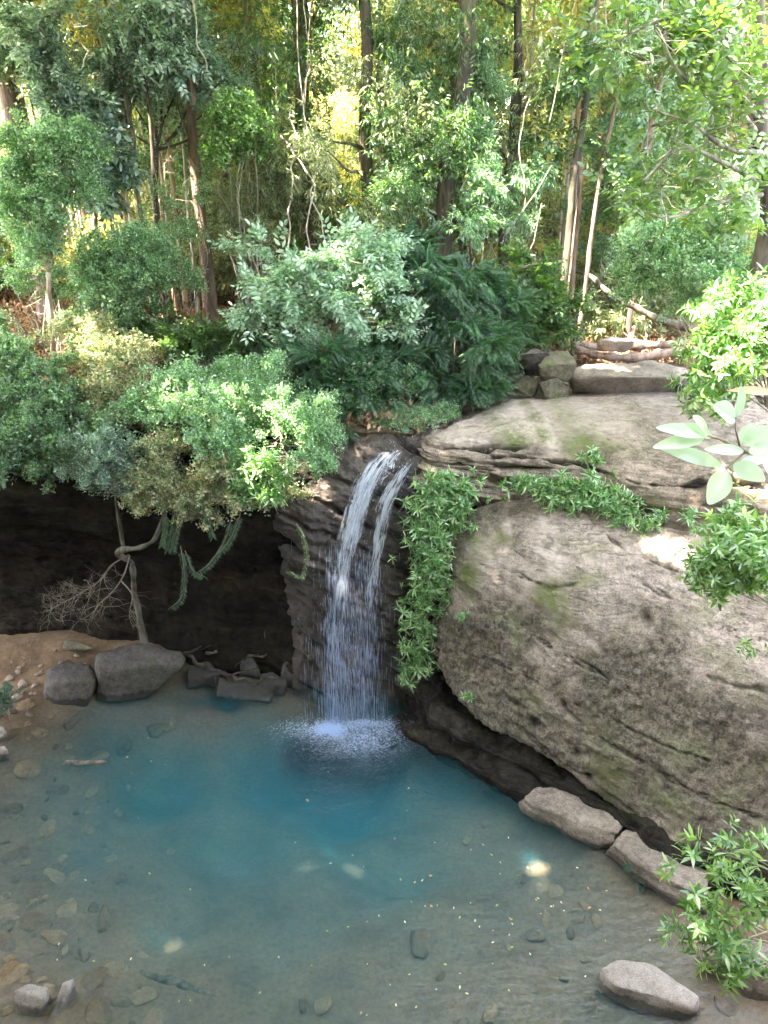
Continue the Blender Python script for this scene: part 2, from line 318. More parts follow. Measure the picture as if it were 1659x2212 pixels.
def fallmat(name, dens, colr=(.80, .85, 1.), sc_=13):
    m, nt, out = newmat(name); uv = nd(nt, 'UVMap').outputs[0] if False else nd(nt, 'Attribute', attribute_name='flow').outputs['Vector']
    n1 = tex(nt, uv, sc_, 6, .75, stretch=(1, .10, 1), dist=.3); n2 = tex(nt, uv, sc_*3.5, 4, .7, stretch=(1, .07, 1))
    k = mth(nt, 'ADD', mth(nt, 'MULTIPLY', n1, .6), mth(nt, 'MULTIPLY', n2, .45))
    k = mth(nt, 'ADD', k, mth(nt, 'MULTIPLY', mth(nt, 'SUBTRACT', attr(nt, 'thick'), 1.), .55))
    a = ramp(nt, k, [(.50-dens*.12, 0.), (.62-dens*.12, 1.)])
    d = nd(nt, 'BsdfPrincipled', {'Base Color': c4(colr), 'Roughness': .25, 'Specular IOR Level': .6}); t = nd(nt, 'BsdfTranslucent', {'Color': c4(colr)})
    b = nd(nt, 'Bump', {'Height': n2, 'Strength': .7, 'Distance': .04}); nt.links.new(b.outputs[0], d.inputs['Normal'])
    s = nd(nt, 'MixShader', {0: .45, 1: d.outputs[0], 2: t.outputs[0]}); tr = nd(nt, 'BsdfTransparent')
    s2 = nd(nt, 'MixShader', {0: mth(nt, 'MULTIPLY', a, .82), 1: tr.outputs[0], 2: s.outputs[0]}); nt.links.new(s2.outputs[0], out.inputs[0]); return m
def whitemat(name, colr=(.78, .86, 1.)):
    m, nt, out = newmat(name)
    d = nd(nt, 'BsdfPrincipled', {'Base Color': c4(colr), 'Roughness': .3}); t = nd(nt, 'BsdfTranslucent', {'Color': c4(colr)})
    s = nd(nt, 'MixShader', {0: .4, 1: d.outputs[0], 2: t.outputs[0]}); nt.links.new(s.outputs[0], out.inputs[0]); return m
def bubmat():
    m, nt, out = newmat('bubbles'); vsn = nd(nt, 'VolumeScatter', {'Color': (.55, .78, 1., 1), 'Density': .10}); nt.links.new(vsn.outputs[0], out.inputs[1]); return m
M['bub'] = bubmat()
M['foam'] = whitemat('foam', (.62, .76, 1.)); M['drop'] = whitemat('droplets', (.66, .76, 1.))
# ------------------------------------------------------------------ big rock surfaces
def PW(c):                                                          # control cell: ('w',x,y,z) or (u,v,Y)
    return np.array(c[1:], float) if c[0] == 'w' else (WZ(*c[1:]) if c[0] == 'z' else W(*c))
def solid(G, back):
    n, m, _ = G.shape; V = np.concatenate([G.reshape(-1, 3), (G+np.array(back)).reshape(-1, 3)])
    f = gridfaces(n, m); b = f[:, ::-1]+n*m
    idx = np.concatenate([np.arange(m), np.arange(1, n)*m+m-1, (n-1)*m+np.arange(m-2, -1, -1), np.arange(n-2, -1, -1)*m])
    j = idx; k = np.roll(idx, -1) ; rim = np.stack([k, j, j+n*m, k+n*m], 1)[:-1]
    return V, [f, b, rim]
def pad(G, a, back):                                               # attribute for front + zeros for back
    return np.concatenate([a.ravel(), np.zeros(a.size)])
def blobs(G, L):
    """sum of world-space gaussian spots: (u,v,Y,rx,rz,strength)"""
    r = np.zeros(G.shape[:2])
    for (u, v, Y, ru, rv, s) in L:
        c = W(u, v, Y); k = px(Y, v)
        d = ((G[..., 0]-c[0])/(ru*k))**2+((G[..., 2]-c[2])/(rv*k))**2
        r = np.maximum(r, s*np.exp(-d))
    return r
def offs(row, o): return [tuple(['w']+list(PW(c)+np.array(o))) for c in row]

def on(Gr, u, v):
    # the nearest-to-camera point of a rock surface seen in that direction
    d = ray(u, v); d = d/np.linalg.norm(d); q = Gr.reshape(-1, 3)-np.array([0, 0, CAMZ]); t = q@d; e = np.linalg.norm(q-t[:, None]*d, axis=1)
    return Gr.reshape(-1, 3)[np.argmin(e+t*.02)]
# --- the great slab on the right
top = [(982, 1172, 11.15), (1030, 1116, 11.1), (1110, 1093, 11.0), (1230, 1098, 10.7), (1350, 1130, 10.4), (1490, 1165, 10.0), (1659, 1205, 9.5), (1960, 1270, 8.9)]
bot = [(948, 1420, 10.35), (985, 1490, 10.0), (1050, 1548, 9.55), (1180, 1618, 8.75), (1330, 1735, 8.05), (1480, 1825, 7.3), (1659, 1868, 6.95), (1960, 1935, 6.5)]
rows = []
T_ = [PW(c) for c in top]; B_ = [PW(c) for c in bot]
for t in (0, .12, .3, .5, .7, .87, 1):
    bulge = .42*math.sin(math.pi*t**.8)
    rows.append([T_[i]*(1-t)+B_[i]*t+np.array([0, -bulge*(1 if i > 0 else .5), .12*math.sin(math.pi*t)]) for i in range(8)])
rt = [[p+np.array([0, .9, -.5]) for p in rows[0]], [p+np.array([0, .3, .0]) for p in rows[0]]]
rb = [[p+np.array([0, .22, -.10]) for p in rows[-1]], [p+np.array([-.05, .9, .05]) for p in rows[-1]], [p+np.array([-.1, 2.2, .25]) for p in rows[-1]]]
rows = rt+rows+rb
rows = [[r[0]+np.array([.22, 1.5, -.1]), r[0]+np.array([-.10, .45, 0])]+r for r in rows]
G0 = surf(rows, 300, 420); N = normals(G0)
if N[150, 200, 1] > 0: N = -N
P = G0; ax = P@np.array([.35, 0, 1.]); St = np.stack([P[..., 0]*.35+5, P[..., 1]*.35, ax*2.4], -1)
grime = sstep(fbm(P, 5, (.9, .9, .7), 3.)+.75*sstep(-(P[..., 2]-3.1+.10*P[..., 0]), -.8, 1.4)-.2, -.1, .75)
crk = ridge(St, 3, (1, 1, 1.2)); crack = sstep(crk, .90, .97)*.6*sstep(fbm(P, 2, (.8, .8, .8), 31.), .0, .3)
# long bedding cracks drawn along world lines
def crackline(P, pts, wdt, r=None):
    out = np.zeros(P.shape[:2])
    Q = [W(*q) for q in pts]; nq = len(Q)-1; wob = .05*fbm(P, 3, (2.5, 2.5, 2.5), 9.)
    for iq, (a, b) in enumerate(zip(Q[:-1], Q[1:])):
        d = b-a; a2 = a[[0, 2]]; d2 = d[[0, 2]]; p2 = P[..., [0, 2]]-a2
        t = np.clip((p2@d2)/(d2@d2), 0, 1); e = np.abs(np.linalg.norm(p2-t[..., None]*d2, axis=-1)+wob); wdt_ = wdt*(.35+.5*sstep(fbm(P, 2, (3, 3, 3), 19.), -.4, .5))
        out = np.maximum(out, np.exp(-(e/wdt_)**2)*np.clip(np.sin(np.pi*np.clip((iq+t)/nq, .01, .99))*2.5, 0, 1))
    return out
cl = np.maximum.reduce([crackline(P, [(1270, 1120, 10.4), (1340, 1165, 10.3), (1420, 1200, 10), (1500, 1225, 9.8)], .022),
    crackline(P, [(1100, 1210, 10.6), (1170, 1230, 10.4), (1240, 1225, 10.2)], .03), crackline(P, [(1440, 1400, 9), (1540, 1425, 8.8), (1640, 1450, 8.5)], .03),
    crackline(P, [(1180, 1480, 9.3), (1300, 1560, 8.9), (1440, 1620, 8.4), (1659, 1680, 8)], .03), crackline(P, [(1000, 1390, 10.2), (1150, 1440, 9.6), (1330, 1500, 9.2), (1560, 1560, 8.5)], .02),
    crackline(P, [(1050, 1500, 9.7), (1200, 1600, 9.0), (1360, 1700, 8.4), (1520, 1790, 7.7), (1700, 1830, 7.2)], .035),
    crackline(P, [(1350, 1230, 9.9), (1480, 1290, 9.5), (1640, 1330, 9.2)], .018), crackline(P, [(1060, 1300, 10.3), (1200, 1350, 10.), (1300, 1400, 9.6)], .018)])
holes = blobs(P, [(1390, 1320, 9.35, 9, 13, 1.), (1150, 1540, 9.2, 12, 9, 1), (1235, 1590, 8.9, 10, 10, 1), (1200, 1475, 9.4, 8, 8, .9), (1110, 1500, 9.5, 14, 7, 1), (1260, 1640, 8.7, 8, 6, .9)])
crack = np.clip(crack*.5+cl*.8+holes*.6, 0, 1)
disp = .10*fbm(P, 3, (.55, .55, .8))+.045*fbm(St, 5)+(.03*fbm(P, 4, (9, 9, 7), 4.)*(.3+grime))-.035*cl-.012*crack-.12*holes
lowstep = sstep(P@np.array([.45, 0, 1.]), 2.9, 2.7)
disp += .05*lowstep*ridge(P, 3, (1.2, 1.2, 3.))
G1 = G0+N*disp[..., None]
moss = np.clip(blobs(P, [(1010, 1230, 10.8, 26, 50, 1.2), (1015, 1150, 11, 22, 30, .9), (1180, 1270, 10.2, 38, 36, 1.2), (1090, 1150, 10.8, 40, 10, .5), (1110, 1330, 10, 16, 60, .8), (1250, 1230, 10, 40, 20, .5),
    (1290, 1610, 8.8, 60, 60, .9), (1400, 1650, 8.4, 60, 50, .8), (1060, 1270, 10.4, 30, 50, .5), (1470, 1560, 8.6, 90, 50, .6), (1600, 1720, 7.9, 60, 60, .6), (1240, 1380, 9.9, 25, 80, .4), (1520, 1360, 9.3, 60, 60, .35), (1130, 1450, 9.8, 40, 30, .4)])+fbm(P, 4, (2.2, 2.2, 1.6), 8.)*.55-.15, 0, 1)
pale = np.clip(blobs(P, [(1175, 1160, 10.6, 24, 90, 1.), (1090, 1140, 10.9, 9, 80, .9), (1130, 1230, 10.5, 14, 40, .6), (1440, 1180, 10, 90, 25, .6), (1200, 1190, 10.4, 14, 16, 1.6), (1330, 1170, 10.2, 90, 26, .4), (1055, 1180, 10.8, 30, 40, .5), (1145, 1285, 10.2, 16, 50, .6)])  # streaks; the wide upper-right spot paints in the slab's sunlit patch
    *(.55+fbm(P, 3, (5, 5, .8), 2.)), 0, 1)
SLG = G1; V, Fs = solid(G1, (.3, 2.2, -.3))
slab = build('sandstone_boulder', V, Fs, M['slab'], smooth=True, attrs={k: pad(G1, a, 0) for k, a in dict(moss=moss*(1-.3*grime), pale=pale*(1-grime), grime=grime*(1-.6*moss), crack=crack).items()})
tag(slab, 'huge tilted sandstone slab overhanging the right edge of the pool, streaked with moss and grime', 'boulder')

# --- the upper ledge behind it, with the stream-worn top
U = [[(905, 1055, 11.55), (985, 1075, 11.45), (1060, 1085, 11.35), (1150, 1085, 11.25), (1300, 1130, 11.0), (1450, 1165, 10.6), (1659, 1215, 10.1), (1980, 1275, 9.5)],
     [(915, 1010, 11.5), (985, 1030, 11.4), (1060, 1040, 11.3), (1150, 1040, 11.15), (1300, 1075, 10.8), (1450, 1110, 10.4), (1659, 1155, 9.9), (1980, 1220, 9.3)],
     [(925, 980, 11.55), (990, 985, 11.4), (1060, 992, 11.3), (1150, 995, 11.2), (1300, 1015, 10.9), (1450, 1035, 10.5), (1659, 1065, 10.0), (1980, 1110, 9.4)],
     [(935, 952, 11.7), (990, 948, 11.65), (1060, 945, 11.7), (1150, 938, 11.7), (1300, 945, 11.45), (1450, 955, 11.1), (1659, 965, 10.6), (1980, 985, 9.9)],
     [(960, 935, 12.0), (1010, 916, 12.3), (1080, 900, 12.5), (1180, 892, 12.6), (1300, 894, 12.4), (1450, 900, 12.0), (1659, 905, 11.5), (1980, 915, 10.8)],
     [(1010, 912, 12.5), (1060, 885, 13.1), (1110, 870, 13.3), (1200, 862, 13.5), (1300, 862, 13.4), (1450, 865, 13.1), (1659, 870, 12.6), (1980, 875, 12)],
     [(1040, 893, 13.2), (1085, 868, 13.7), (1130, 855, 14.), (1210, 846, 14.3), (1300, 843, 14.4), (1450, 843, 14.3), (1659, 845, 13.9), (1980, 850, 13.5)],
     [(1050, 880, 14.2), (1100, 855, 14.8), (1140, 843, 15.), (1220, 835, 15.3), (1300, 832, 15.4), (1450, 832, 15.3), (1659, 833, 14.9), (1980, 835, 14.5)]]
U = [[PW(c) for c in r] for r in U]
U = [[p+np.array([0, .9, -.35]) for p in U[0]]]+U
U = [[r[0]+np.array([-.02, .9, -.25])]+r for r in U]
G0 = surf(U, 260, 420); N = normals(G0)
if N[60, 200, 1] > 0: N = -N
P = G0; front = sstep(P[..., 2], 5.05, 4.75); lay = np.stack([P[..., 0]*.7, P[..., 1]*.7, P[..., 2]*6.5+P[..., 0]*.5], -1)
lr = fbm(lay, 5); leftl = sstep(P[..., 0], 3.2, 1.6)
stair = np.abs(((P[..., 2]*4.5+.4*fbm(P, 3, (1.2, 1.2, 1)))) % 1-.5)*2
cl = np.maximum.reduce([crackline(P, [(1380, 1042, 10.7), (1470, 1045, 10.5), (1560, 1040, 10.2), (1680, 1060, 9.9)], .06), crackline(P, [(1100, 985, 11.3), (1250, 1000, 11.1), (1390, 1040, 10.8)], .03),
    crackline(P, [(950, 965, 11.6), (1050, 970, 11.4), (1150, 965, 11.4)], .03), crackline(P, [(960, 1000, 11.4), (1080, 1010, 11.3), (1200, 1010, 11.1)], .03), crackline(P, [(1050, 985, 11.4), (1130, 980, 11.4), (1200, 992, 11.2)], .025)])
disp = .07*fbm(P, 3, (.6, .6, .9), 4.)+front*(.4+.9*leftl)*(.07*lr+.05*stair)+.012*fbm(P, 4, (8, 8, 8), 2.)-.17*cl
G1 = G0+N*disp[..., None]
tfl = blobs(P, [(1120, 905, 12.4, 90, 14, .8), (1230, 880, 12.8, 120, 14, .5), (1180, 935, 11.9, 18, 30, .9), (1000, 935, 12, 60, 12, .7), (1500, 930, 11.4, 70, 20, .5)])
moss = np.clip(blobs(P, [(1110, 940, 11.8, 40, 14, 1.1), (1170, 930, 11.8, 20, 18, 1.), (1250, 945, 11.6, 50, 22, 1.2), (1310, 955, 11.4, 60, 14, .8), (1400, 1100, 10.6, 30, 35, 1.), (1590, 1060, 10.1, 40, 40, .8), (1060, 890, 12.8, 30, 8, .7), (1200, 1015, 11.2, 50, 14, .4), (1240, 985, 11.3, 30, 14, .6)])+fbm(P, 4, (2, 2, 2), 5.)*.45-.15, 0, 1)
grime = np.clip(blobs(P, [(1250, 965, 11.4, 120, 26, 1.), (1450, 970, 11, 60, 40, .9), (1600, 1100, 10.1, 80, 60, .8), (1100, 960, 11.7, 60, 14, .6), (1500, 1110, 10.3, 60, 30, .7)])+fbm(P, 5, (1.3, 1.3, 1.3), 6.)*.7-.2, 0, 1)
LEG = G1; V, Fs = solid(G1, (.2, 1.2, -1.6))
led = build('rock_ledge', V, Fs, M['ledge'], smooth=True, attrs={k: pad(G1, a, 0) for k, a in dict(moss=moss*.9, pale=np.clip(tfl, 0, 1), grime=grime*(1-tfl)*.9, crack=np.clip(cl+front*leftl*sstep(lr, -.25, -.6)*.7, 0, 1)).items()})
tag(led, 'smooth-topped layered sandstone ledge above the overgrown crevice, beside the top of the waterfall', 'rock ledge')

# --- the rock face the water runs down
Wf = [[(600, 905, 12.8), (690, 915, 12.8), (750, 920, 12.8), (830, 922, 12.8), (900, 922, 12.9), (960, 920, 13.0), (1040, 915, 13.1)],
      [(600, 950, 11.7), (680, 960, 11.8), (745, 950, 12.0), (830, 940, 12.05), (900, 938, 12.05), (960, 945, 12.0), (1040, 950, 12.0)],
      [(600, 1010, 11.35), (680, 1010, 11.4), (745, 985, 11.6), (830, 975, 11.7), (895, 975, 11.65), (960, 990, 11.65), (1040, 1000, 11.7)],
      [(590, 1070, 11.1), (670, 1060, 11.1), (735, 1045, 11.25), (820, 1040, 11.35), (890, 1045, 11.35), (955, 1050, 11.5), (1040, 1050, 11.7)],
      [(590, 1130, 11.05), (660, 1130, 10.95), (720, 1130, 11.1), (810, 1130, 11.15), (880, 1130, 11.2), (950, 1130, 11.45), (1040, 1130, 11.7)],
      [(610, 1200, 11.2), (665, 1220, 11.0), (715, 1230, 11.0), (800, 1230, 11.0), (875, 1230, 11.1), (950, 1230, 11.4), (1040, 1230, 11.7)],
      [(620, 1290, 11.5), (670, 1300, 11.2), (715, 1310, 11.0), (800, 1320, 10.9), (875, 1330, 11.), (950, 1330, 11.3), (1040, 1330, 11.6)],
      [(630, 1360, 11.6), (680, 1380, 11.4), (720, 1385, 11.25), (800, 1400, 11.0), (875, 1410, 10.9), (950, 1420, 11.1), (1040, 1420, 11.5)],
      [(635, 1450, 11.5), (685, 1460, 11.4), (730, 1465, 11.3), (800, 1480, 11.2), (880, 1490, 11.05), (960, 1500, 11.1), (1040, 1500, 11.3)],
      [(630, 1560, 11.2), (690, 1565, 11.2), (730, 1565, 11.2), (800, 1565, 11.2), (880, 1580, 11.1), (960, 1600, 11.0), (1040, 1620, 10.9)],
      [(630, 1700, 11.), (690, 1700, 11.), (730, 1700, 11.), (800, 1700, 11.), (880, 1700, 11.), (960, 1700, 10.9), (1040, 1700, 10.9)]]
G0 = surf([[PW(c) for c in r] for r in Wf], 320, 240); N = normals(G0)
if N[160, 120, 1] > 0: N = -N
WFG = G0.copy()
P = G0; tl = P[..., 2]+.55*P[..., 0]                                 # beds dip to the right
lay = np.stack([P[..., 0]*.9, P[..., 1]*.9, tl*4.0], -1)
stair = sstep(np.abs(((tl*1.9+.25*fbm(P, 3, (1.1, 1.1, 1)))) % 1-.5)*2, .0, .35)
colm = ridge(P, 3, (2.4, 1, .5), 3.)*sstep(P[..., 0], -.6, -1.1)
disp = .09*fbm(P, 4, (1.3, 1.3, 1.6), 14.)+.06*fbm(lay, 5)+.11*(stair-1)+.07*colm+.02*fbm(P, 3, (9, 9, 9))
disp *= sstep(P[..., 1], 13.2, 12.0)*.8+.2
G1 = G0+N*disp[..., None]; WLG = G1; V, Fs = solid(G1, (0, 1.5, -.6))
wr = build('waterfall_cliff', V, Fs, M['wet'], smooth=True)
tag(wr, 'dark wet layered rock face that the waterfall runs down', 'cliff')

# --- the cave and its overhanging lip on the left
us = [-420, -180, 40, 200, 330, 450, 560, 630, 700]
def cave_row(vs_, Ys): return [W(u, v, Y) for u, v, Y in zip(us, vs_, Ys)]
Cv = [cave_row([925]*9, [12.9]*9), cave_row([950]*9, [11.9]*8+[11.9]), cave_row([1005, 1005, 1005, 1010, 1010, 1010, 1005, 1005, 1010], [11.35, 11.3, 11.25, 11.2, 11.15, 11.1, 11.1, 11.15, 11.3]),
      cave_row([1075, 1080, 1085, 1090, 1095, 1095, 1090, 1080, 1070], [11.2, 11.1, 11.1, 11.1, 11.05, 11.0, 11.0, 11.05, 11.2]),
      cave_row([1130, 1135, 1145, 1155, 1170, 1180, 1185, 1170, 1140], [11.4, 11.3, 11.25, 11.2, 11.2, 11.1, 11.1, 11.1, 11.2]),
      cave_row([1160, 1165, 1175, 1185, 1200, 1210, 1212, 1210, 1200], [12.5, 12.4, 12.3, 12.2, 12.0, 11.8, 11.55, 11.4, 11.3]),
      cave_row([1205, 1205, 1210, 1215, 1230, 1240, 1245, 1250, 1260], [13.1, 13.0, 12.9, 12.8, 12.5, 12.3, 11.9, 11.6, 11.4]),
      cave_row([1260, 1260, 1265, 1270, 1275, 1285, 1290, 1300, 1310], [13.2, 13.15, 13.1, 13.0, 12.65, 12.3, 11.95, 11.7, 11.5]),
      cave_row([1315, 1315, 1318, 1320, 1328, 1345, 1360, 1370, 1380], [13.1, 13.05, 13.0, 12.9, 12.6, 12.25, 11.9, 11.7, 11.5]),
      cave_row([1350, 1350, 1352, 1355, 1370, 1395, 1420, 1440, 1460], [13.0, 12.95, 12.9, 12.8, 12.5, 12.1, 11.75, 11.55, 11.4]),
      cave_row([1400, 1400, 1400, 1405, 1420, 1460, 1500, 1520, 1540], [13.0, 12.95, 12.9, 12.8, 12.5, 12.1, 11.7, 11.5, 11.3])]
G0 = surf(Cv, 300, 380); N = normals(G0)
if N[90, 200, 1] > 0: N = -N
P = G0; lay = np.stack([P[..., 0]*.35, P[..., 1]*.5, P[..., 2]*3.6+P[..., 0]*.55], -1)
tl = P[..., 2]*2.1+P[..., 0]*.42+.3*fbm(P, 3, (.7, .7, .7), 3.)
stair = sstep(np.abs(tl % 1-.5)*2, 0, .4)
disp = .15*fbm(P, 5, (.7, .7, .9), 24.)+.06*fbm(lay, 5)+.06*(stair-1)*(.5+fbm(P, 2, (.5, .5, .5), 3.))+.015*fbm(P, 3, (8, 8, 8))
G1 = G0+N*disp[..., None]; cv_G = G1; V, Fs = solid(G1, (0, 1.3, -.2))
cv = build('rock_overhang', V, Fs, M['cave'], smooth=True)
tag(cv, 'dark hollowed rock overhang above the sandy bank, left of the waterfall', 'cliff')

# --- undercut wall and shelf below the slab
Uc = [[(800, 1330, 11.5), (900, 1360, 11.45), (960, 1400, 11.4), (1050, 1440, 11.2), (1180, 1500, 10.8), (1330, 1580, 10.1), (1480, 1660, 9.4), (1659, 1720, 8.8), (1960, 1770, 8.3)],
      [(800, 1440, 11.4), (880, 1455, 11.3), (950, 1480, 10.9), (1040, 1520, 10.4), (1170, 1570, 9.9), (1330, 1660, 9.1), (1480, 1750, 8.4), (1659, 1800, 8.0), (1960, 1850, 7.5)],
      [(800, 1520, 11.2), (870, 1535, 10.95), ('z', 945, 1545, .5), ('z', 1040, 1588, .5), ('z', 1170, 1640, .5), ('z', 1330, 1730, .5), ('z', 1480, 1820, .5), ('z', 1659, 1870, .5), ('z', 1960, 1940, .5)],
      [(800, 1560, 11.15), ('z', 875, 1560, .12), ('z', 935, 1585, .26), ('z', 1028, 1632, .28), ('z', 1160, 1690, .28), ('z', 1320, 1775, .26), ('z', 1480, 1870, .25), ('z', 1659, 1930, .25), ('z', 1960, 1990, .25)],
      [(800, 1590, 11.1), ('z', 875, 1588, -.05), ('z', 928, 1612, -.03), ('z', 1018, 1668, -.03), ('z', 1148, 1738, -.03), ('z', 1308, 1812, -.03), ('z', 1468, 1905, -.03), ('z', 1659, 1960, -.03), ('z', 1960, 2020, -.03)],
      [(800, 1800, 10.9), ('z', 880, 1590, -1.), ('z', 935, 1612, -1.), ('z', 1025, 1668, -1.), ('z', 1155, 1738, -1.), ('z', 1315, 1812, -1.), ('z', 1475, 1905, -1.), ('z', 1665, 1960, -1.), ('z', 1965, 2020, -1.)]]
G0 = surf([[PW(c) for c in r] for r in Uc], 200, 380); N = normals(G0)
if N[100, 200, 1] > 0: N = -N
P = G0; lay = np.stack([P[..., 0]*.4, P[..., 1]*.4, P[..., 2]*6], -1)
stair = sstep(np.abs((P[..., 2]*2.4+.5*fbm(P, 3, (.8, .8, .8))) % 1-.5)*2, 0, .35)
disp = .16*fbm(P, 5, (1.4, 1.4, 2.), 44.)+.06*fbm(lay, 5)+.10*(stair-1)+.012*fbm(P, 3, (9, 9, 9))
G1 = G0+N*disp[..., None]; V, Fs = solid(G1, (0.6, 1.5, -.8))
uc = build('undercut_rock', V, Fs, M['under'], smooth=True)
tag(uc, 'dark layered rock shelf at the waterline in the shade under the great slab', 'rock ledge')
# lit shelf stone of the undercut
# ------------------------------------------------------------------ boulders (convex hull of real 3-D points, roughened)
def hull_rock(name, pts, mat, label, cat='boulder', group=None, cuts=4, rough=.03, smooth_it=2, seed=0, parent=None, strata=0.):
    pts = np.asarray(pts, float); c = pts.mean(0)
    bm = bmesh.new()
    for p in pts: bm.verts.new(p-c)
    r = bmesh.ops.convex_hull(bm, input=bm.verts)
    bmesh.ops.delete(bm, geom=list({g for g in r['geom_interior']+r['geom_unused'] if isinstance(g, bmesh.types.BMVert)}), context='VERTS')
    size = float(np.linalg.norm(pts.max(0)-pts.min(0))); tgt = size/(6*cuts)
    for _ in range(7):
        es = [e for e in bm.edges if e.calc_length() > tgt*1.5]
        if not es: break
        bmesh.ops.subdivide_edges(bm, edges=es, cuts=1); bmesh.ops.triangulate(bm, faces=bm.faces[:])
    for _ in range(smooth_it): bmesh.ops.smooth_vert(bm, verts=bm.verts, factor=.5, use_axis_x=True, use_axis_y=True, use_axis_z=True)
    bm.normal_update()
    V = np.array([v.co[:] for v in bm.verts]); N = np.array([v.normal[:] for v in bm.verts]); s = size
    d = rough*s*(1.6*fbm(V/s*2.2, 3, off=seed*3.7)+.5*fbm(V/s*9, 3, off=seed*1.7))
    if strata: d += strata*s*fbm(np.stack([V[:, 0]/s*1.5, V[:, 1]/s*1.5, V[:, 2]/s*16], 1), 4, off=seed)
    V = V+N*d[:, None]
    for v, p in zip(bm.verts, V): v.co = p
    me = bpy.data.meshes.new(name); bm.to_mesh(me); bm.free()
    me.polygons.foreach_set('use_smooth', np.ones(len(me.polygons), bool)); me.materials.append(mat)
    o = bpy.data.objects.new(name, me); o.location = c; col.objects.link(o)
    if parent is None: tag(o, label, cat, group)
    return o
def rock_px(name, topo, base, mat, label, back=.5, **k):
    """topo: [(u,v,z)] the visible upper outline; base: [(u,v,z)] lower outline; closed behind"""
    T = [WZ(*p) for p in topo]; B = [WZ(*p) for p in base]
    c = np.mean(T, axis=0); ex = [np.array([p[0], p[1]+back*.3, p[2]-.35]) for p in T if p[1] > c[1]]
    return hull_rock(name, T+B+ex, mat, label, **k)
# ------------------------------------------------------------------ pool bed, pool water
BP = [(0,1400,.24),(150,1360,.28),(300,1400,.3),(0,1470,.22),(100,1455,.25),(450,1430,.3),(550,1440,.3),(650,1460,.12),(0,1545,.05),(50,1520,.07),(110,1545,-.1),(300,1535,-.2),(450,1515,-.02),(600,1518,-.04),(660,1530,-.1),
 (-200,1400,.26),(-200,1550,.15),(-150,1700,.2),(-150,1900,.15),(-120,2100,.15),(20,1640,-.15),(20,1800,-.3),(60,1900,-.32),(20,2000,-.22),(60,2150,-.06),(150,2200,-.1),(200,2050,-.3),(200,1850,-.6),(150,1700,-.4),(350,2150,-.32),(400,2000,-.6),(250,1620,-.6),
 (500,1600,-1.5),(700,1620,-2.4),(800,1660,-2.2),(600,1750,-2),(750,1800,-2),(850,1900,-.95),(500,1850,-1.0),(350,1750,-1.3),(650,2000,-.6),(700,2150,-.38),(850,2100,-.35),(1000,2150,-.25),(1000,2000,-.4),(1150,2100,-.25),(1050,1850,-.6),(1150,1900,-.4),(1250,1950,-.3),
 (950,1700,-.9),(1100,1800,-.45),(1400,2050,-.25),(1300,2180,-.3),(1600,2200,-.15),(900,1600,-.7),(830,2500,-.15),(300,2500,.0),(1300,2500,-.1),(830,3200,.3),(1650,2060,.1),(1850,2150,.6),(1950,1950,.9),(2000,2400,1.),(0,3000,.5),(1700,3000,.6),
 (1500,1950,.0),(1350,1850,-.1)]
bx = np.array([WZ(*p) for p in BP])
gx, gy = np.meshgrid(np.linspace(-10, 8, 260), np.linspace(.4, 15, 240))
d2 = (gx[..., None]-bx[:, 0])**2+(gy[..., None]-bx[:, 1])**2
def bedz(x, y):
    d2 = (np.asarray(x)[..., None]-bx[:, 0])**2+(np.asarray(y)[..., None]-bx[:, 1])**2+.16
    wgt = 1/d2**1.6; return (wgt*bx[:, 2]).sum(-1)/wgt.sum(-1)
gz = bedz(gx, gy)
P = np.stack([gx, gy, gz*0], -1); gz = gz+.035*fbm(P, 4, (1.2, 1.2, 1))+.012*fbm(P, 3, (6, 6, 1))
Gb = np.stack([gx, gy, gz], -1)
bed = build('pool_bed', Gb.reshape(-1, 3), [gridfaces(*gx.shape)], M['bed'], smooth=True); tag(bed, kind='structure')
n = 300; xs = np.linspace(-9.9, 7.9, n); ys = np.linspace(.5, 14.5, n); xx, yy = np.meshgrid(xs, ys)
rs = np.hypot(xx-SPL[0], yy-SPL[1]); r2 = np.hypot(xx-SPL[0]-.45, yy-SPL[1]-.1); Pw = np.stack([xx, yy, xx*0], -1)
zw = .011*np.sin(rs*15)*np.exp(-rs/1.3)+.008*np.sin(r2*19+1)*np.exp(-r2/1.1)+.022*fbm(Pw, 4, (4.5, 4.5, 1))*np.exp(-rs/.9)+.0035*fbm(Pw, 3, (2.2, 3.6, 1))
topg = np.stack([xx, yy, zw], -1); botg = np.stack([xx, yy, xx*0-3.2], -1); V = np.concatenate([topg.reshape(-1, 3), botg.reshape(-1, 3)])
f = gridfaces(n, n); idx = np.concatenate([np.arange(n), np.arange(1, n)*n+n-1, (n-1)*n+np.arange(n-2, -1, -1), np.arange(n-2, 0, -1)*n]); k = np.roll(idx, -1)
water = build('pool_water', V, [f, f[:, ::-1]+n*n, np.stack([k, idx, idx+n*n, k+n*n], 1)], M['water'], smooth=True); tag(water, kind='structure')
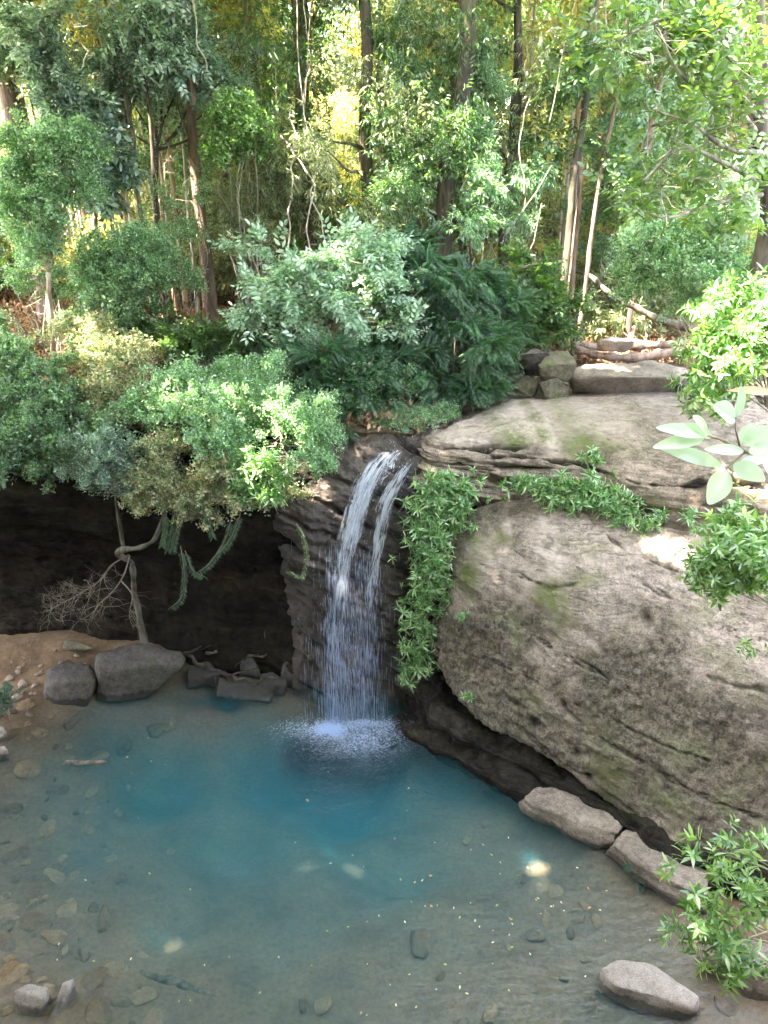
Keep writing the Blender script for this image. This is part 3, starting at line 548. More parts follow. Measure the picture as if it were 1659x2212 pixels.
# ------------------------------------------------------------------ sun flecks: gaps in the canopy along these sun lines
SV = np.array(SUN)
FL = [(on(WLG, 738, 1285), .30), (on(WLG, 680, 1080), .34), (on(WLG, 655, 1110), .3), (W(1290, 792, 14.2), .28), (W(1340, 800, 14.), .2), (on(SLG, 1450, 1185), .30), (on(SLG, 1390, 1175), .22), (on(SLG, 1500, 1200), .2),
      (WZ(585, 1815, 0), .17), (WZ(690, 1815, 0), .24), (WZ(960, 1655, 0), .10), (WZ(1140, 1860, 0), .30), (WZ(330, 2010, 0), .2), (WZ(1190, 2150, 0), .1),
      (W(1345, 735, 16.), .8), (W(1270, 735, 16.), .4), (W(1560, 690, 9.8), .55), (W(1520, 760, 9.8), .3), (W(460, 1060, 10.9), .22), (W(600, 990, 10.9), .30), (W(560, 905, 11.2), .25), (W(640, 930, 11.1), .25),
      (W(230, 640, 16.5), .7), (W(150, 740, 15.), .5), (W(340, 680, 17), .6), (W(30, 560, 16), .5), (W(230, 800, 13), .25), (W(560, 640, 17), .4), (W(1500, 2030, 3.7), .22), (W(1560, 1960, 3.8), .12), (W(1500, 950, 1.93), .2), (W(1620, 960, 1.93), .2), (W(120, 1000, 11), .12), (on(LEG, 1150, 905), .12)]
_r = np.random.default_rng(77)
FL += [(W(_r.uniform(280, 700), _r.uniform(800, 1040), 11.3), _r.uniform(.08, .22)) for _ in range(16)]+[(W(_r.uniform(0, 300), _r.uniform(500, 1000), 13.5), _r.uniform(.1, .3)) for _ in range(10)]+[(W(_r.uniform(560, 1100), _r.uniform(480, 880), 13.5), _r.uniform(.1, .25)) for _ in range(12)]
def keep(P, ex=.06):
    k = np.ones(len(P), bool)
    for p0, r in FL:
        d = P-p0; t = d@SV; e2 = (d*d).sum(1)-t*t; e2 = e2*(1+.9*np.sin(P[:, 0]*9+P[:, 2]*7)) if p0[2] == 0 else e2
        k &= ~((t > .55) & (e2 < (r+ex)**2))
    return k
# ------------------------------------------------------------------ sprig templates (local: x along, z up)
def tleaf(base, d, n, L, Wd, kind='tri', curl=.15):
    base = np.array(base, float); d = np.array(d, float); d /= np.linalg.norm(d); n = np.array(n, float); b = np.cross(n, d); b /= np.linalg.norm(b)+1e-9; n = np.cross(d, b)
    if kind == 'tri':
        V = [base, base+d*L*.5+b*Wd*.5+n*Wd*.14, base+d*L-n*L*curl, base+d*L*.5-b*Wd*.5+n*Wd*.14]; Fc = [[0, 1, 2, 2], [0, 2, 3, 3]]
        return V, [[0, 2, 1], [0, 3, 2]]
    if kind == 'oval':
        V = []; prof = [(0, 0), (.22, .36), (.48, .5), (.78, .28), (1, 0)]
        mid = [base+d*L*t-n*L*curl*t*t for t, _ in prof]; V = list(mid)
        for s in (1, -1):
            for i in (1, 2, 3): V.append(mid[i]+s*b*Wd*prof[i][1]+n*Wd*.12)
        return V, [[0, 1, 5], [1, 6, 5], [1, 2, 6], [2, 7, 6], [2, 3, 7], [3, 4, 7], [0, 8, 1], [1, 8, 9], [1, 9, 2], [2, 9, 10], [2, 10, 3], [3, 10, 4]]
    if kind == 'strap':
        V = []; ts = [0, .4, .75, 1]; ws = [.55, 1, .75, 0]
        for t, w_ in zip(ts, ws):
            c = base+d*L*t*(1-.25*curl*t)-np.array([0, 0, 1.])*L*curl*t*t+n*0
            if w_: V += [c+b*Wd*.5*w_, c-b*Wd*.5*w_]
            else: V += [c]
        return V, [[0, 1, 3], [0, 3, 2], [2, 3, 5], [2, 5, 4], [4, 5, 6]]
def template(fn, seed):
    r = np.random.default_rng(seed); V = []; Fc = []; n = 0
    for v, f in fn(r):
        V += list(v); Fc += [[i+n for i in q] for q in f]; n += len(v)
    return np.array(V), np.array(Fc)
def rv(r, s=1.): return r.normal(size=3)*s
def t_fine(r):
    for i in range(11):
        x = r.uniform(.05, 1); a = r.uniform(0, 6.28); d = [.6*r.uniform(.2, 1), math.cos(a), .7*math.sin(a)+.1]
        yield tleaf([x, .12*math.cos(a)*r.random(), .1*math.sin(a)], d, [0, 0, 1]+rv(r, .45), r.uniform(.20, .34), r.uniform(.11, .17))
def t_broad(r):
    for i in range(8):
        x = .15+.85*i/7; s = 1 if i % 2 else -1; d = [.45+.5*(i == 7), s*(.9 if i < 7 else .1), r.uniform(-.3, .25)]
        yield tleaf([x, 0, -.1*x*x], d, [0, 0, 1]+rv(r, .3), r.uniform(.32, .46), r.uniform(.15, .2), 'oval', r.uniform(.1, .4))
def t_whorl(r):
    for i in range(9):
        a = i*2.4; x = .5+.5*i/8; d = [.35+.5*(i/8), math.cos(a), math.sin(a)]
        yield tleaf([x, 0, 0], d, [1, 0, .5]+rv(r, .2), r.uniform(.42, .62), r.uniform(.14, .19), 'oval', r.uniform(.1, .5))
def t_pinnate(r):
    c = r.uniform(.25, .6)
    for i in range(15):
        t = .12+.88*i/14; x = t; z = -c*t*t; s = .30*math.sin(math.pi*(.15+.8*t))+.06
        for sg in (1, -1):
            yield tleaf([x, 0, z], [.45, sg, -.15-.3*t], [0, 0, 1]+rv(r, .15), s*r.uniform(.8, 1.05), .042, 'tri', .25)
def t_strap(r):
    for i in range(13):
        a = r.uniform(0, 6.28); el = r.uniform(.1, 1.3); d = [math.cos(a)*math.cos(el), math.sin(a)*math.cos(el), math.sin(el)]
        yield tleaf([0, 0, 0], d, [0, 0, 1]+rv(r, .2), r.uniform(.6, 1.), r.uniform(.075, .11), 'strap', r.uniform(.25, .7))
def t_cloud(r):                                                    # loose canopy spray
    for i in range(12):
        p = rv(r, .33); d = rv(r); yield tleaf(p+[.4, 0, 0], d, [0, 0, 1]+rv(r, .5), r.uniform(.3, .45), r.uniform(.14, .2))
def t_long(r):                                                     # hanging narrow leaves
    for i in range(10):
        x = r.uniform(0, 1); a = r.uniform(0, 6.28); yield tleaf([x, 0, 0], [.5, .6*math.cos(a), .6*math.sin(a)-.5], [0, 0, 1]+rv(r, .5), r.uniform(.35, .6), .085)
TP = {k: [template(f, 10*j+i) for i in range(6)] for j, (k, f) in enumerate(dict(fine=t_fine, broad=t_broad, whorl=t_whorl, pinnate=t_pinnate, strap=t_strap, cloud=t_cloud, long=t_long).items())}
def place(kind, P, D, U, S):
    """place sprig templates at P, along D, up U, scale S -> V, tris"""
    D, B, N = frames(D, U); Vs = []; Fs = []; off = 0; ti = rng.integers(0, 6, len(P))
    for k in range(6):
        s = ti == k
        if not s.any(): continue
        T, Fc = TP[kind][k]; Rm = np.stack([D[s], B[s], N[s]], 1)
        V = P[s][:, None]+np.einsum('tk,nkc->ntc', T, Rm)*S[s][:, None, None]
        m = len(T); Vs.append(V.reshape(-1, 3)); Fs.append((Fc[None]+np.arange(s.sum())[:, None, None]*m).reshape(-1, 3)+off); off += s.sum()*m
    return np.concatenate(Vs), np.concatenate(Fs)
def sample(clumps, n, gap=.0, gf=1.4, inner=.45):
    w_ = np.array([np.prod(c[1])**(2/3) for c in clumps]); idx = rng.choice(len(clumps), n, p=w_/w_.sum())
    C = np.array([c[0] for c in clumps])[idx]; Rr = np.array([c[1] for c in clumps])[idx]
    o = rng.normal(size=(n, 3)); o /= np.linalg.norm(o, axis=1)[:, None]; q = rng.uniform(inner**3, 1, n)**(1/3)
    P = C+o*Rr*q[:, None]*(1+.35*noise(o*2.1+C)+.25*(rng.random(n) < .1)*rng.random(n))[:, None]
    O = o/Rr; O /= np.linalg.norm(O, axis=1)[:, None]
    k = keep(P)
    if gap: k &= fbm(P, 3, (gf,)*3, 5.) > (gap-1)*.5
    return P[k], O[k]
def sprays(clumps, n, droop=.3, per=13):
    w_ = np.array([np.prod(c[1])**(2/3) for c in clumps]); k = max(8, n//per); idx = rng.choice(len(clumps), k, p=w_/w_.sum())
    C = np.array([c[0] for c in clumps])[idx]; Rr = np.array([c[1] for c in clumps])[idx]
    o = rng.normal(size=(k, 3))*[1, 1, .9]+[0, 0, .25]; o /= np.linalg.norm(o, axis=1)[:, None]; L = rng.uniform(.5, 1.42, k)*(1+.3*noise(o*1.7+C)); A = C+Rr*rng.normal(size=(k, 3))*.28; Bq = C+o*Rr*L[:, None]
    t = rng.uniform(.25, 1, (k, per)); t[:, 0] = 1.; dr = rng.uniform(0, 1, k)*droop
    P = A[:, None]+(Bq-A)[:, None]*t[..., None]; P[..., 2] -= dr[:, None]*Rr[:, 2:3]*t**3; P += rng.normal(size=P.shape)*(.07*Rr)[:, None]*(1.2-t[..., None]*.6)
    D = (Bq-A)/np.linalg.norm(Bq-A, axis=1)[:, None]; D = np.broadcast_to(D[:, None], P.shape).copy(); D[..., 2] -= dr[:, None]*t; D += rng.normal(size=P.shape)*.38
    s = (1.15-.45*t); P = P.reshape(-1, 3); D = D.reshape(-1, 3); q = keep(P); return P[q], D[q], s.ravel()[q], (A, Bq, dr*Rr[:, 2])
def foliage(name, clumps, n, kind, mat, size, parent=None, gap=.55, gf=1.6, up=.25, droop=0., inner=.45, label=None, jit=.8, lump=True, spray=0.):
    m_ = int(n*spray); n = n-m_; SP = None
    if m_: SP = sprays(clumps, m_)
    if lump:
        cc = []
        for c, r_ in clumps:
            r_ = np.array(r_); cc.append((c, r_*.62))
            for _ in range(6):
                o = rng.normal(size=3); o /= np.linalg.norm(o); o[2] = o[2]*.9+.12; s = rng.uniform(.34, .6); cc.append((np.array(c)+o*r_*rng.uniform(.55, .95), r_*s*np.array([1.15, 1.15, .62])))
        clumps = cc
    P, O = sample(clumps, n, gap, gf, inner)
    if len(P) == 0: P = np.array([clumps[0][0]], float); O = np.array([[0, 0, 1.]])
    D = O*.7+rng.normal(size=P.shape)*jit*.6+np.array([0, 0, up-droop]); U = np.array([0, 0, 1.])+rng.normal(size=P.shape)*.35+O*.3
    S = size*rng.uniform(.65, 1.25, len(P)); 
    if SP: P = np.concatenate([P, SP[0]]); D = np.concatenate([D, SP[1]]); U = np.concatenate([U, np.array([0, 0, 1.])+rng.normal(size=SP[0].shape)*.3]); S = np.concatenate([S, size*SP[2]*rng.uniform(.75, 1.2, len(SP[0]))])
    V, Fc = place(kind, P, D, U, S)
    cen = V[Fc[:, 0]]; 
    if cen[:, 1].min() < 27 and cen[:, 1].max() > 3: Fc = Fc[keep(cen, .02)]
    return build(name, V, [Fc], mat, parent, label=label)
def cl(u, v, Y, ru, rv_=None, rd=None):                              # clump from a picture position at a real depth
    k = px(Y, v); rv_ = rv_ or ru; return (W(u, v, Y), (ru*k, (rd or (ru+rv_)/2)*k, rv_*k))
# ------------------------------------------------------------------ boulders round the pool
B = rock_px
B('boulder', [(100,1445,.48),(150,1424,.5),(195,1436,.48),(206,1470,.4),(150,1470,.5),(100,1480,.35)], [(90,1510,-.1),(118,1530,-.12),(188,1527,-.12),(206,1495,-.1)], M['boulder_dark'], 'squat grey boulder at the pool edge, smaller of the two big ones', back=.5, seed=2, rough=.022, smooth_it=1)
B('boulder', [(208,1412,.78),(285,1388,.82),(398,1402,.78),(395,1436,.6),(215,1442,.72),(300,1436,.74)], [(208,1512,-.1),(260,1520,-.12),(322,1512,-.12),(362,1482,-.05)], M['boulder_dark'], 'largest flat-topped grey boulder at the foot of the leaning cave tree', back=.6, seed=5, rough=.022, smooth_it=1)
for i, (t, b, lb) in enumerate([
  ([(402,1440,.3),(450,1425,.34),(480,1450,.25)], [(400,1490,-.1),(470,1485,-.1)], 'low black rock just right of the largest grey boulder'),
  ([(520,1415,.4),(545,1410,.42),(560,1450,.2)], [(515,1465,0),(565,1468,0)], 'dark pointed rock among the roots on the bank'),
  ([(610,1428,.42),(640,1418,.45),(668,1450,.3)], [(605,1490,-.1),(662,1492,-.1)], 'black wet rock close to the left side of the falling water'),
  ([(560,1455,.25),(590,1448,.28),(620,1470,.15)], [(555,1500,-.1),(618,1502,-.1)], 'low dark rock left of the black wet one beside the falls'),
  ([(470,1462,.2),(520,1455,.22),(600,1475,.12)], [(465,1505,-.1),(590,1518,-.1),(530,1518,-.1)], 'flat black rock strewn with fallen leaves at the back of the pool')]):
    B('rock', t, b, M['boulder_wet'], lb, back=.3, seed=20+i, rough=.035, cat='rock', cuts=3)
B('rock', [(138,1378,.42),(175,1385,.5),(205,1400,.4)], [(130,1402,.3),(190,1408,.3)], M['boulder_moss'], 'small mossy lump of rock on the sand behind the squat grey boulder', back=.2, seed=31, cat='rock', cuts=3)
B('boulder', [(1133,1722,.26),(1160,1702,.34),(1255,1722,.36),(1348,1768,.36),(1335,1800,.30),(1240,1775,.30),(1165,1745,.28)], [(1130,1752,-.08),(1185,1782,-.1),(1285,1838,-.1),(1330,1836,-.05)], M['boulder'], 'long layered rock at the waterline under the slab, the one nearer the falls', back=.5, seed=8, rough=.022, strata=.03, cuts=6, smooth_it=1)
B('boulder', [(1322,1825,.28),(1355,1795,.36),(1450,1820,.40),(1540,1880,.40),(1520,1940,.32),(1400,1880,.32)], [(1330,1850,-.1),(1400,1905,-.1),(1480,1985,-.12),(1530,1985,-.1)], M['boulder'], 'split layered rock at the waterline behind the sunlit leafy branch', back=.5, seed=9, rough=.022, strata=.035, cuts=6, smooth_it=1)
B('boulder', [(1298,2090,.22),(1330,2066,.27),(1420,2085,.28),(1512,2150,.26),(1500,2180,.2),(1330,2130,.24)], [(1300,2145,-.12),(1350,2178,-.14),(1470,2212,-.14),(1516,2190,-.1)], M['boulder_pale'], 'pale mauve-grey flat boulder standing alone in the shallows', back=.3, seed=10, rough=.02, smooth_it=1)
B('boulder', [(1520,2060,.3),(1570,2020,.36),(1680,2040,.4),(1760,2120,.4),(1640,2110,.34)], [(1530,2110,-.1),(1600,2160,-.12),(1680,2190,-.12),(1780,2180,-.1)], M['boulder'], 'smooth pale rock at the near right shore below the sunlit leaves', back=.4, seed=11, rough=.016)
B('rock', [(28,2140,.2),(60,2124,.22),(103,2130,.22),(95,2160,.19)], [(34,2195,-.06),(80,2200,-.08),(102,2170,-.06)], M['boulder_pale'], 'broad whitish stone breaking the water in the near left shallows', back=.1, seed=12, rough=.012, cat='rock')
B('rock', [(135,2122,.18),(158,2114,.2),(150,2135,.17)], [(105,2200,-.05),(125,2198,-.06),(156,2140,-.05)], M['boulder_pale'], 'narrow whitish stone beside the broad one in the near left shallows', back=.05, seed=13, rough=.012, cat='rock')
B('rock', [(-20,1570,.2),(8,1568,.22),(16,1585,.18)], [(-15,1600,-.05),(14,1602,-.05)], M['boulder_pale'], 'small whitish stone at the left pool edge below the teal plant', back=.1, seed=14, cat='rock', cuts=3)
B('rock', [(-15,1612,.16),(10,1610,.18),(18,1622,.15)], [(-10,1640,-.05),(14,1640,-.05)], M['boulder_pale'], 'lower whitish stone at the left pool edge', back=.1, seed=15, cat='rock', cuts=3)
# upstream
B('boulder', [(1228,808,5.42),(1262,786,5.48),(1400,780,5.52),(1486,797,5.46),(1472,816,5.42),(1350,814,5.5),(1250,815,5.4)], [(1240,842,5.05),(1320,860,4.95),(1440,854,4.95),(1478,838,5.0)], M['boulder'], 'long flat-topped boulder with a sunlit streak lying across the stream below the logs', back=.5, seed=16, rough=.02, cuts=6, smooth_it=1)
B('boulder', [(1162,790,5.75),(1185,760,5.85),(1225,758,5.85),(1246,785,5.7)], [(1168,825,5.35),(1215,828,5.3),(1240,812,5.4)], M['boulder_moss'], 'rounded mossy boulder, upper of the stacked pair at the stream', back=.3, seed=17, rough=.03, smooth_it=1)
B('boulder', [(1160,825,5.4),(1200,815,5.45),(1232,825,5.35)], [(1158,862,4.95),(1190,876,4.9),(1226,858,4.95)], M['boulder_moss'], 'blocky mossy boulder, lower of the stacked pair at the stream', back=.4, seed=18, rough=.03, smooth_it=1)
B('boulder', [(1106,828,5.3),(1130,812,5.4),(1166,822,5.35)], [(1112,848,5.1),(1150,862,5.0),(1166,850,5.0)], M['boulder_moss'], 'small speckled boulder left of the stacked mossy pair', back=.3, seed=19, rough=.03)
B('boulder', [(1120,765,5.9),(1150,748,5.95),(1190,760,5.9)], [(1110,812,5.3),(1180,815,5.3)], M['boulder_dark'], 'dark boulder in shade behind the stacked mossy pair', back=.4, seed=23, rough=.03)
B('boulder', [(1455,832,5.25),(1480,815,5.35),(1530,815,5.35)], [(1460,852,5.0),(1530,855,5.0)], M['boulder_dark'], 'dark bluish boulder at the right end of the long flat-topped one', back=.3, seed=24, rough=.03)
B('boulder', [(1290,735,5.95),(1315,725,6.0),(1362,728,5.95),(1372,738,5.9)], [(1285,748,5.75),(1370,750,5.75)], M['boulder_pale'], 'wide pale pinkish boulder behind the logs', back=.4, seed=25, rough=.02)
for i, (u, v, r_) in enumerate([(1252,726,16),(1238,748,9),(1385,752,12),(1402,742,9),(1425,758,13),(1448,746,11),(1470,760,12),(1410,768,10),(1440,772,10),(1385,772,9),(1256,771,10),(1470,735,10),(1352,772,9),(1262,752,9),(1300,774,8),(1328,771,8)]):
    r_ = r_*px(15.6, 750); c = W(u, v, 15.6+.2*(i % 3)); q = rng.normal(size=(14, 3)); q /= np.linalg.norm(q, axis=1)[:, None]
    hull_rock('stone', c+q*np.array([r_*1.2, r_, r_*.75]), M['boulder_pale' if i % 3 else 'boulder'], 'pale creek stone heaped around the logs upstream', 'stone', 'pale stones around the logs', cuts=2, seed=i)
# stones on the left bank and under water: one of each kind, then copies
def stone_proto(seed, mat, lab, cat, grp, fl=.6):
    q = np.random.default_rng(seed).normal(size=(16, 3)); q /= np.linalg.norm(q, axis=1)[:, None]
    return hull_rock('stone', q*np.array([1, .8, fl])*.5, mat, lab, cat, grp, cuts=2, seed=seed, rough=.03)
M['sub'] = rockmat('submerged_stone', (.12, .085, .05), (.24, .175, .115), mossamt=.1, dark=.5, bump=.4, scale=2, wline=False)
M['subd'] = rockmat('submerged_stone_dark', (.06, .043, .028), (.14, .105, .072), mossamt=.1, dark=.5, bump=.4, scale=2, wline=False)
M['pebble'] = rockmat('bank_pebble', (.24, .19, .16), (.42, .35, .31), mossamt=0, dark=.4, bump=.3, scale=3)
def scatter(protos, spots, first=True):
    used = [False]*len(protos)
    for i, (x, y, z, s, a) in enumerate(spots):
        j = i % len(protos); o = protos[j] if not used[j] else protos[j].copy()
        if used[j]: col.objects.link(o)
        used[j] = True; o.location = (x, y, z); o.scale = (s, s*(.55+.6*rng.random()), s*(.45+.45*rng.random())); o.rotation_euler = (rng.normal()*.15, rng.normal()*.15, a)
sub = [stone_proto(50+i, M['sub' if i % 2 else 'subd'], 'submerged brown stone on the shallow left side of the pool bed', 'stone', 'submerged stones on the left') for i in range(6)]
sp_ = []
big = [(60,1915,85),(110,1880,55),(75,1990,75),(112,2020,70),(220,1985,70),(15,1960,50),(20,2045,60),(20,2125,80),(190,2125,85),(245,2090,60),(210,2180,70),(300,2140,60),(30,1840,60),(95,1780,50),(150,1850,40),(180,1760,36),(30,1740,60),(60,1660,60),(120,1690,50),(190,1690,40),(25,1600,44),(90,1590,40),(150,1570,44),(200,1610,50),(260,1580,50),(140,1630,36),(255,2160,50),(330,2190,50),(180,2060,40),(140,1960,44),(260,1870,34),(230,1820,30),(110,2180,60),(60,1545,40),(330,1560,50),(375,1550,36),(160,2165,40),(300,2050,30)]
for u, v, s in big: 
    p = WZ(u, v, -.2); sp_.append((p[0], p[1], float(bedz(p[0], p[1]))-.01, s*px(p[1], v)*1.35, rng.uniform(0, 6)))
for _ in range(90):
    u = rng.uniform(-20, 400)*rng.uniform(.3, 1); v = rng.uniform(1540, 2210); p = WZ(u, v, -.2); sp_.append((p[0], p[1], float(bedz(p[0], p[1]))+.015, rng.uniform(.06, .24), rng.uniform(0, 6)))
scatter(sub, sp_)
sub2 = [stone_proto(60+i, M['sub' if i % 2 else 'subd'], 'submerged dark stone on the muddy right side of the pool bed', 'stone', 'submerged stones on the right') for i in range(4)]
sp_ = []
for u, v, s in [(905,2025,80),(1180,1985,40),(1245,1985,44),(1285,1990,36),(1160,2020,50),(1265,1960,30),(950,2110,30),(1060,2190,50),(655,2170,36),(700,2165,44),(1130,1890,34),(1200,1920,40),(1060,1690,40),(1050,1760,22),(1230,2020,30),(1100,2050,24),(1380,1930,40),(1420,2130,30),(1000,2210,40),(1260,2080,24),(1215,2120,26),(1010,1790,30),(1560,2190,60)]:
    p = WZ(u, v, -.3); sp_.append((p[0], p[1], float(bedz(p[0], p[1]))+.02, s*px(p[1], v)*1.2, rng.uniform(0, 6)))
scatter(sub2, sp_)
peb = [stone_proto(70+i, M['pebble'], 'pinkish-brown cobble on the gravelly left bank', 'stone', 'cobbles on the left bank') for i in range(4)]
sp_ = []
for u, v, s in [(35,1500,34),(62,1510,30),(50,1478,26),(20,1470,24),(75,1480,22),(60,1530,24),(15,1500,26),(165,1418,16),(120,1410,14),(85,1460,20),(40,1455,18),(98,1535,16)]+[(rng.uniform(-20, 200), rng.uniform(1425, 1545), rng.uniform(5, 15)) for _ in range(50)]:
    p = WZ(u, v, .15); zz = float(bedz(p[0], p[1]))
    if zz > .0: sp_.append((p[0], p[1], zz+.01, s*px(p[1], v)*1.15, rng.uniform(0, 6)))
scatter(peb, sp_)
# ------------------------------------------------------------------ logs, dead wood, roots
def log(name, pts, rad, mat, label, cat='log', k=10, wob=.25):
    P = cr([W(*p) for p in pts], 40); m = MB(); m.tube(P, cr(np.array(rad, float), 40), k, wob); o = m.build(name, mat, smooth=True); return tag(o, label, cat)
log('log', [(1236,744,15.2),(1300,750,15.3),(1365,747,15.4),(1430,745,15.5),(1492,738,15.6)], [.065,.09,.095,.08,.065], M['bark_brown'], 'upper long log lying across the stream above the flat boulder')
log('log', [(1234,752,15.0),(1290,766,14.9),(1350,773,14.9),(1420,766,15.0),(1490,752,15.2)], [.065,.085,.09,.085,.065], M['bark_brown'], 'lower sagging log lying across the stream above the flat boulder')
log('log', [(1360,735,15.8),(1375,738,15.6),(1440,750,15.5)], [.05,.05,.04], M['bark_tan'], 'short pale log behind the two long ones')
log('log', [(1370,706,16.),(1362,730,15.8)], [.03,.06], M['bark_orange'], 'short upright orange stump behind the creek logs', cat='stump')
log('fallen_tree', [(1180,555,16.6),(1225,580,16.3),(1275,597,16.),(1310,628,15.8),(1360,657,15.7),(1420,688,15.6),(1500,712,15.5)], [.025,.035,.055,.065,.075,.08,.09], M['bark_dark'], 'mottled grey fallen trunk slanting down to the creek behind the logs', cat='fallen tree')
log('sunken_log', [(280,2062,6.1),(400,2095,5.9),(530,2150,5.65)], [.05,.06,.03], M['bark_dark'], 'dark waterlogged branch sunk in the near left shallows')
log('driftwood', [(142,1645,9.6),(165,1648,9.55),(230,1646,9.5)], [.03,.05,.02], M['bark_brown'], 'short brown driftwood stub breaking the surface on the left of the pool', cat='driftwood')
bpy.data.objects['sunken_log'].location.z -= .35
log('stick', [(1470,898,12.),(1500,888,12.),(1530,880,12.)], [.02,.035,.02], M['bark_brown'], 'dark curled bark strip lying on the ledge top', cat='stick')
log('stick', [(1365,862,12.9),(1385,880,12.6),(1400,893,12.4)], [.012,.016,.008], M['twig'], 'forked dry stick lying on the ledge top', cat='stick')
def twigs(m, p, d, L, rad, depth, r, n=7, spread=.7, dr=.0):
    pts = [np.array(p, float)]; d = np.array(d, float)/np.linalg.norm(d)
    for i in range(n):
        d = d+r.normal(size=3)*.28; d[2] -= dr; d /= np.linalg.norm(d); pts.append(pts[-1]+d*L/n)
    m.tube(pts, np.linspace(rad, rad*.45, n+1), 5 if depth else 3)
    if depth:
        for j in range(r.integers(3, 6)):
            i = r.integers(1, n+1); q = d+r.normal(size=3)*spread; twigs(m, pts[i], q, L*r.uniform(.35, .65), max(rad*.55, .0022), depth-1, r, max(4, n-2), spread, dr)
t = thing('leaning_tree', 'gnarled thin tree looping under the cave lip, hung with dead branches', 'tree', W(312, 1392, 11.75))
m = MB(); m.tube(cr([W(*p) for p in [(314,1396,11.75),(306,1350,11.75),(292,1290,11.5),(288,1240,11.2),(284,1215,11.0),(268,1205,10.85),(254,1196,10.75),(262,1188,10.7),(300,1183,10.7),(330,1168,10.75),(345,1140,10.8),(358,1100,10.9),(372,1060,11.)]], 70), cr(np.array([.085,.06,.052,.048,.047,.045,.043,.042,.042,.04,.038,.034,.03]), 70), 10, .3)
m.build('trunk', M['bark_mid'], t, smooth=True)
m = MB(); m.tube(cr([W(*p) for p in [(268,1192,10.9),(260,1140,10.95),(252,1080,11.0),(246,1030,11.0)]], 20), np.linspace(.036, .025, 20), 8, .2); m.build('side_stem', M['bark_mid'], t, smooth=True)
r_ = np.random.default_rng(4)
for k, (pts, nt_) in enumerate([([(278,1198,10.75),(240,1222,10.65),(218,1252,10.6),(180,1278,10.6),(140,1300,10.6),(100,1322,10.6)], 26), ([(280,1200,10.75),(268,1240,10.6),(246,1275,10.55),(210,1310,10.5),(196,1345,10.5)], 12), ([(262,1255,10.6),(285,1285,10.55),(280,1320,10.5)], 7)]):
    m = MB(); P = cr([W(*p) for p in pts], 30); m.tube(P, np.linspace(.014, .005, 30), 6)
    for _ in range(nt_):
        i = r_.integers(8, 30); d = (P[-1]-P[0])/np.linalg.norm(P[-1]-P[0])*.6+r_.normal(size=3)*.55; d[2] -= .25; twigs(m, P[i], d, r_.uniform(.25, .6), .0045, 1 if k else 2, r_, 5, .8)
    m.build('dead_branch', M['deadw'], t)
r_ = np.random.default_rng(6)
for k, pts in enumerate([[(330,1405,.4),(380,1418,.42),(430,1400,.42),(470,1380,.5)],[(400,1420,.4),(450,1445,.38),(500,1455,.3),(560,1440,.3)],[(440,1412,.42),(490,1405,.42),(560,1415,.42),(600,1405,.45)],[(480,1455,.3),(540,1470,.22),(600,1455,.25)]]):
    m = MB(); P = cr([WZ(*p) for p in pts], 26); P += np.stack([fbm(P, 2, (3, 3, 3), k), fbm(P, 2, (3, 3, 3), k+9), .3*fbm(P, 2, (3, 3, 3), k+20)], 1)*.12
    m.tube(P, np.linspace(.035, .012, 26), 6, .3)
    for _ in range(4): i = r_.integers(4, 22); twigs(m, P[i], [r_.normal(), r_.normal()*.5, 0], .5, .012, 0, r_, 6)
    o = m.build('root', M['bark_dark']); tag(o, ['knotted root running from the leaning cave tree along the bank', 'exposed root crossing the leaf litter at the back of the pool', 'thin exposed root highest on the bank against the cave wall', 'short exposed root nearest the black wet rocks'][k], 'root')
# ------------------------------------------------------------------ forest floor
def gz_(x, y):
    x = np.asarray(x, float); y = np.asarray(y, float)
    b = 4.86+.125*(y-12)*(y < 30)+(2.25+.12*np.minimum(y-30, 26)+.02*np.maximum(y-56, 0))*(y >= 30)
    b = b+.22*np.maximum(x-6, 0)*sstep(y, 12, 16)+.05*np.maximum(-x-3, 0)
    s = sstep(x, .2, 1.2)*sstep(x, 8.2, 6.5)*sstep(y, 19, 16)
    b = b*(1-s)+(4.6+.2*sstep(y, 14.5, 15.5)+.12*np.maximum(y-14.5, 0)+.35*sstep(y,14.8,15.2))*s
    return b
gx, gy = np.meshgrid(np.concatenate([np.linspace(-60, -14, 30), np.linspace(-13.8, 12, 160), np.linspace(12.5, 60, 30)]), np.concatenate([np.linspace(12.1, 26, 110), np.linspace(26.5, 120, 60)]))
gz = gz_(gx, gy); P = np.stack([gx, gy, gz*0], -1); gz = gz+.16*fbm(P, 4, (.5, .5, 1))*sstep(gy, 12, 14)+.04*fbm(P, 3, (2.5, 2.5, 1))
Gg = np.stack([gx, gy, gz], -1)
skirt = Gg[0].copy(); skirt[:, 1] += .8; skirt[:, 2] -= .9; Gg = np.concatenate([skirt[None], Gg])
gr = build('forest_floor', Gg.reshape(-1, 3), [gridfaces(*Gg.shape[:2])], M['ground'], smooth=True); tag(gr, kind='structure')
# litter on the floor
n = 26000; x = rng.uniform(-13, 8, n); y = 12.4+rng.uniform(0, 1, n)**1.5*16; P = np.stack([x, y, gz_(x, y)+.05+.16*fbm(np.stack([x, y, x*0], 1), 4, (.5, .5, 1))*sstep(y, 12, 14)], 1)
kz = (P[:, 0] < .6) | (P[:, 1] > 15.5); P = P[kz]
V, Fc = place('cloud', P, rng.normal(size=P.shape)*[1, 1, .1], np.array([0, 0, 1.])+rng.normal(size=P.shape)*.2, rng.uniform(.15, .4, len(P)))
V[:, 2] = P[:, 2].repeat(1) .mean()*0+V[:, 2]
tag(build('leaf_litter', V, [Fc], M['litterm']), 'fallen brown leaves lying under the trees', 'leaf litter', kind='stuff')

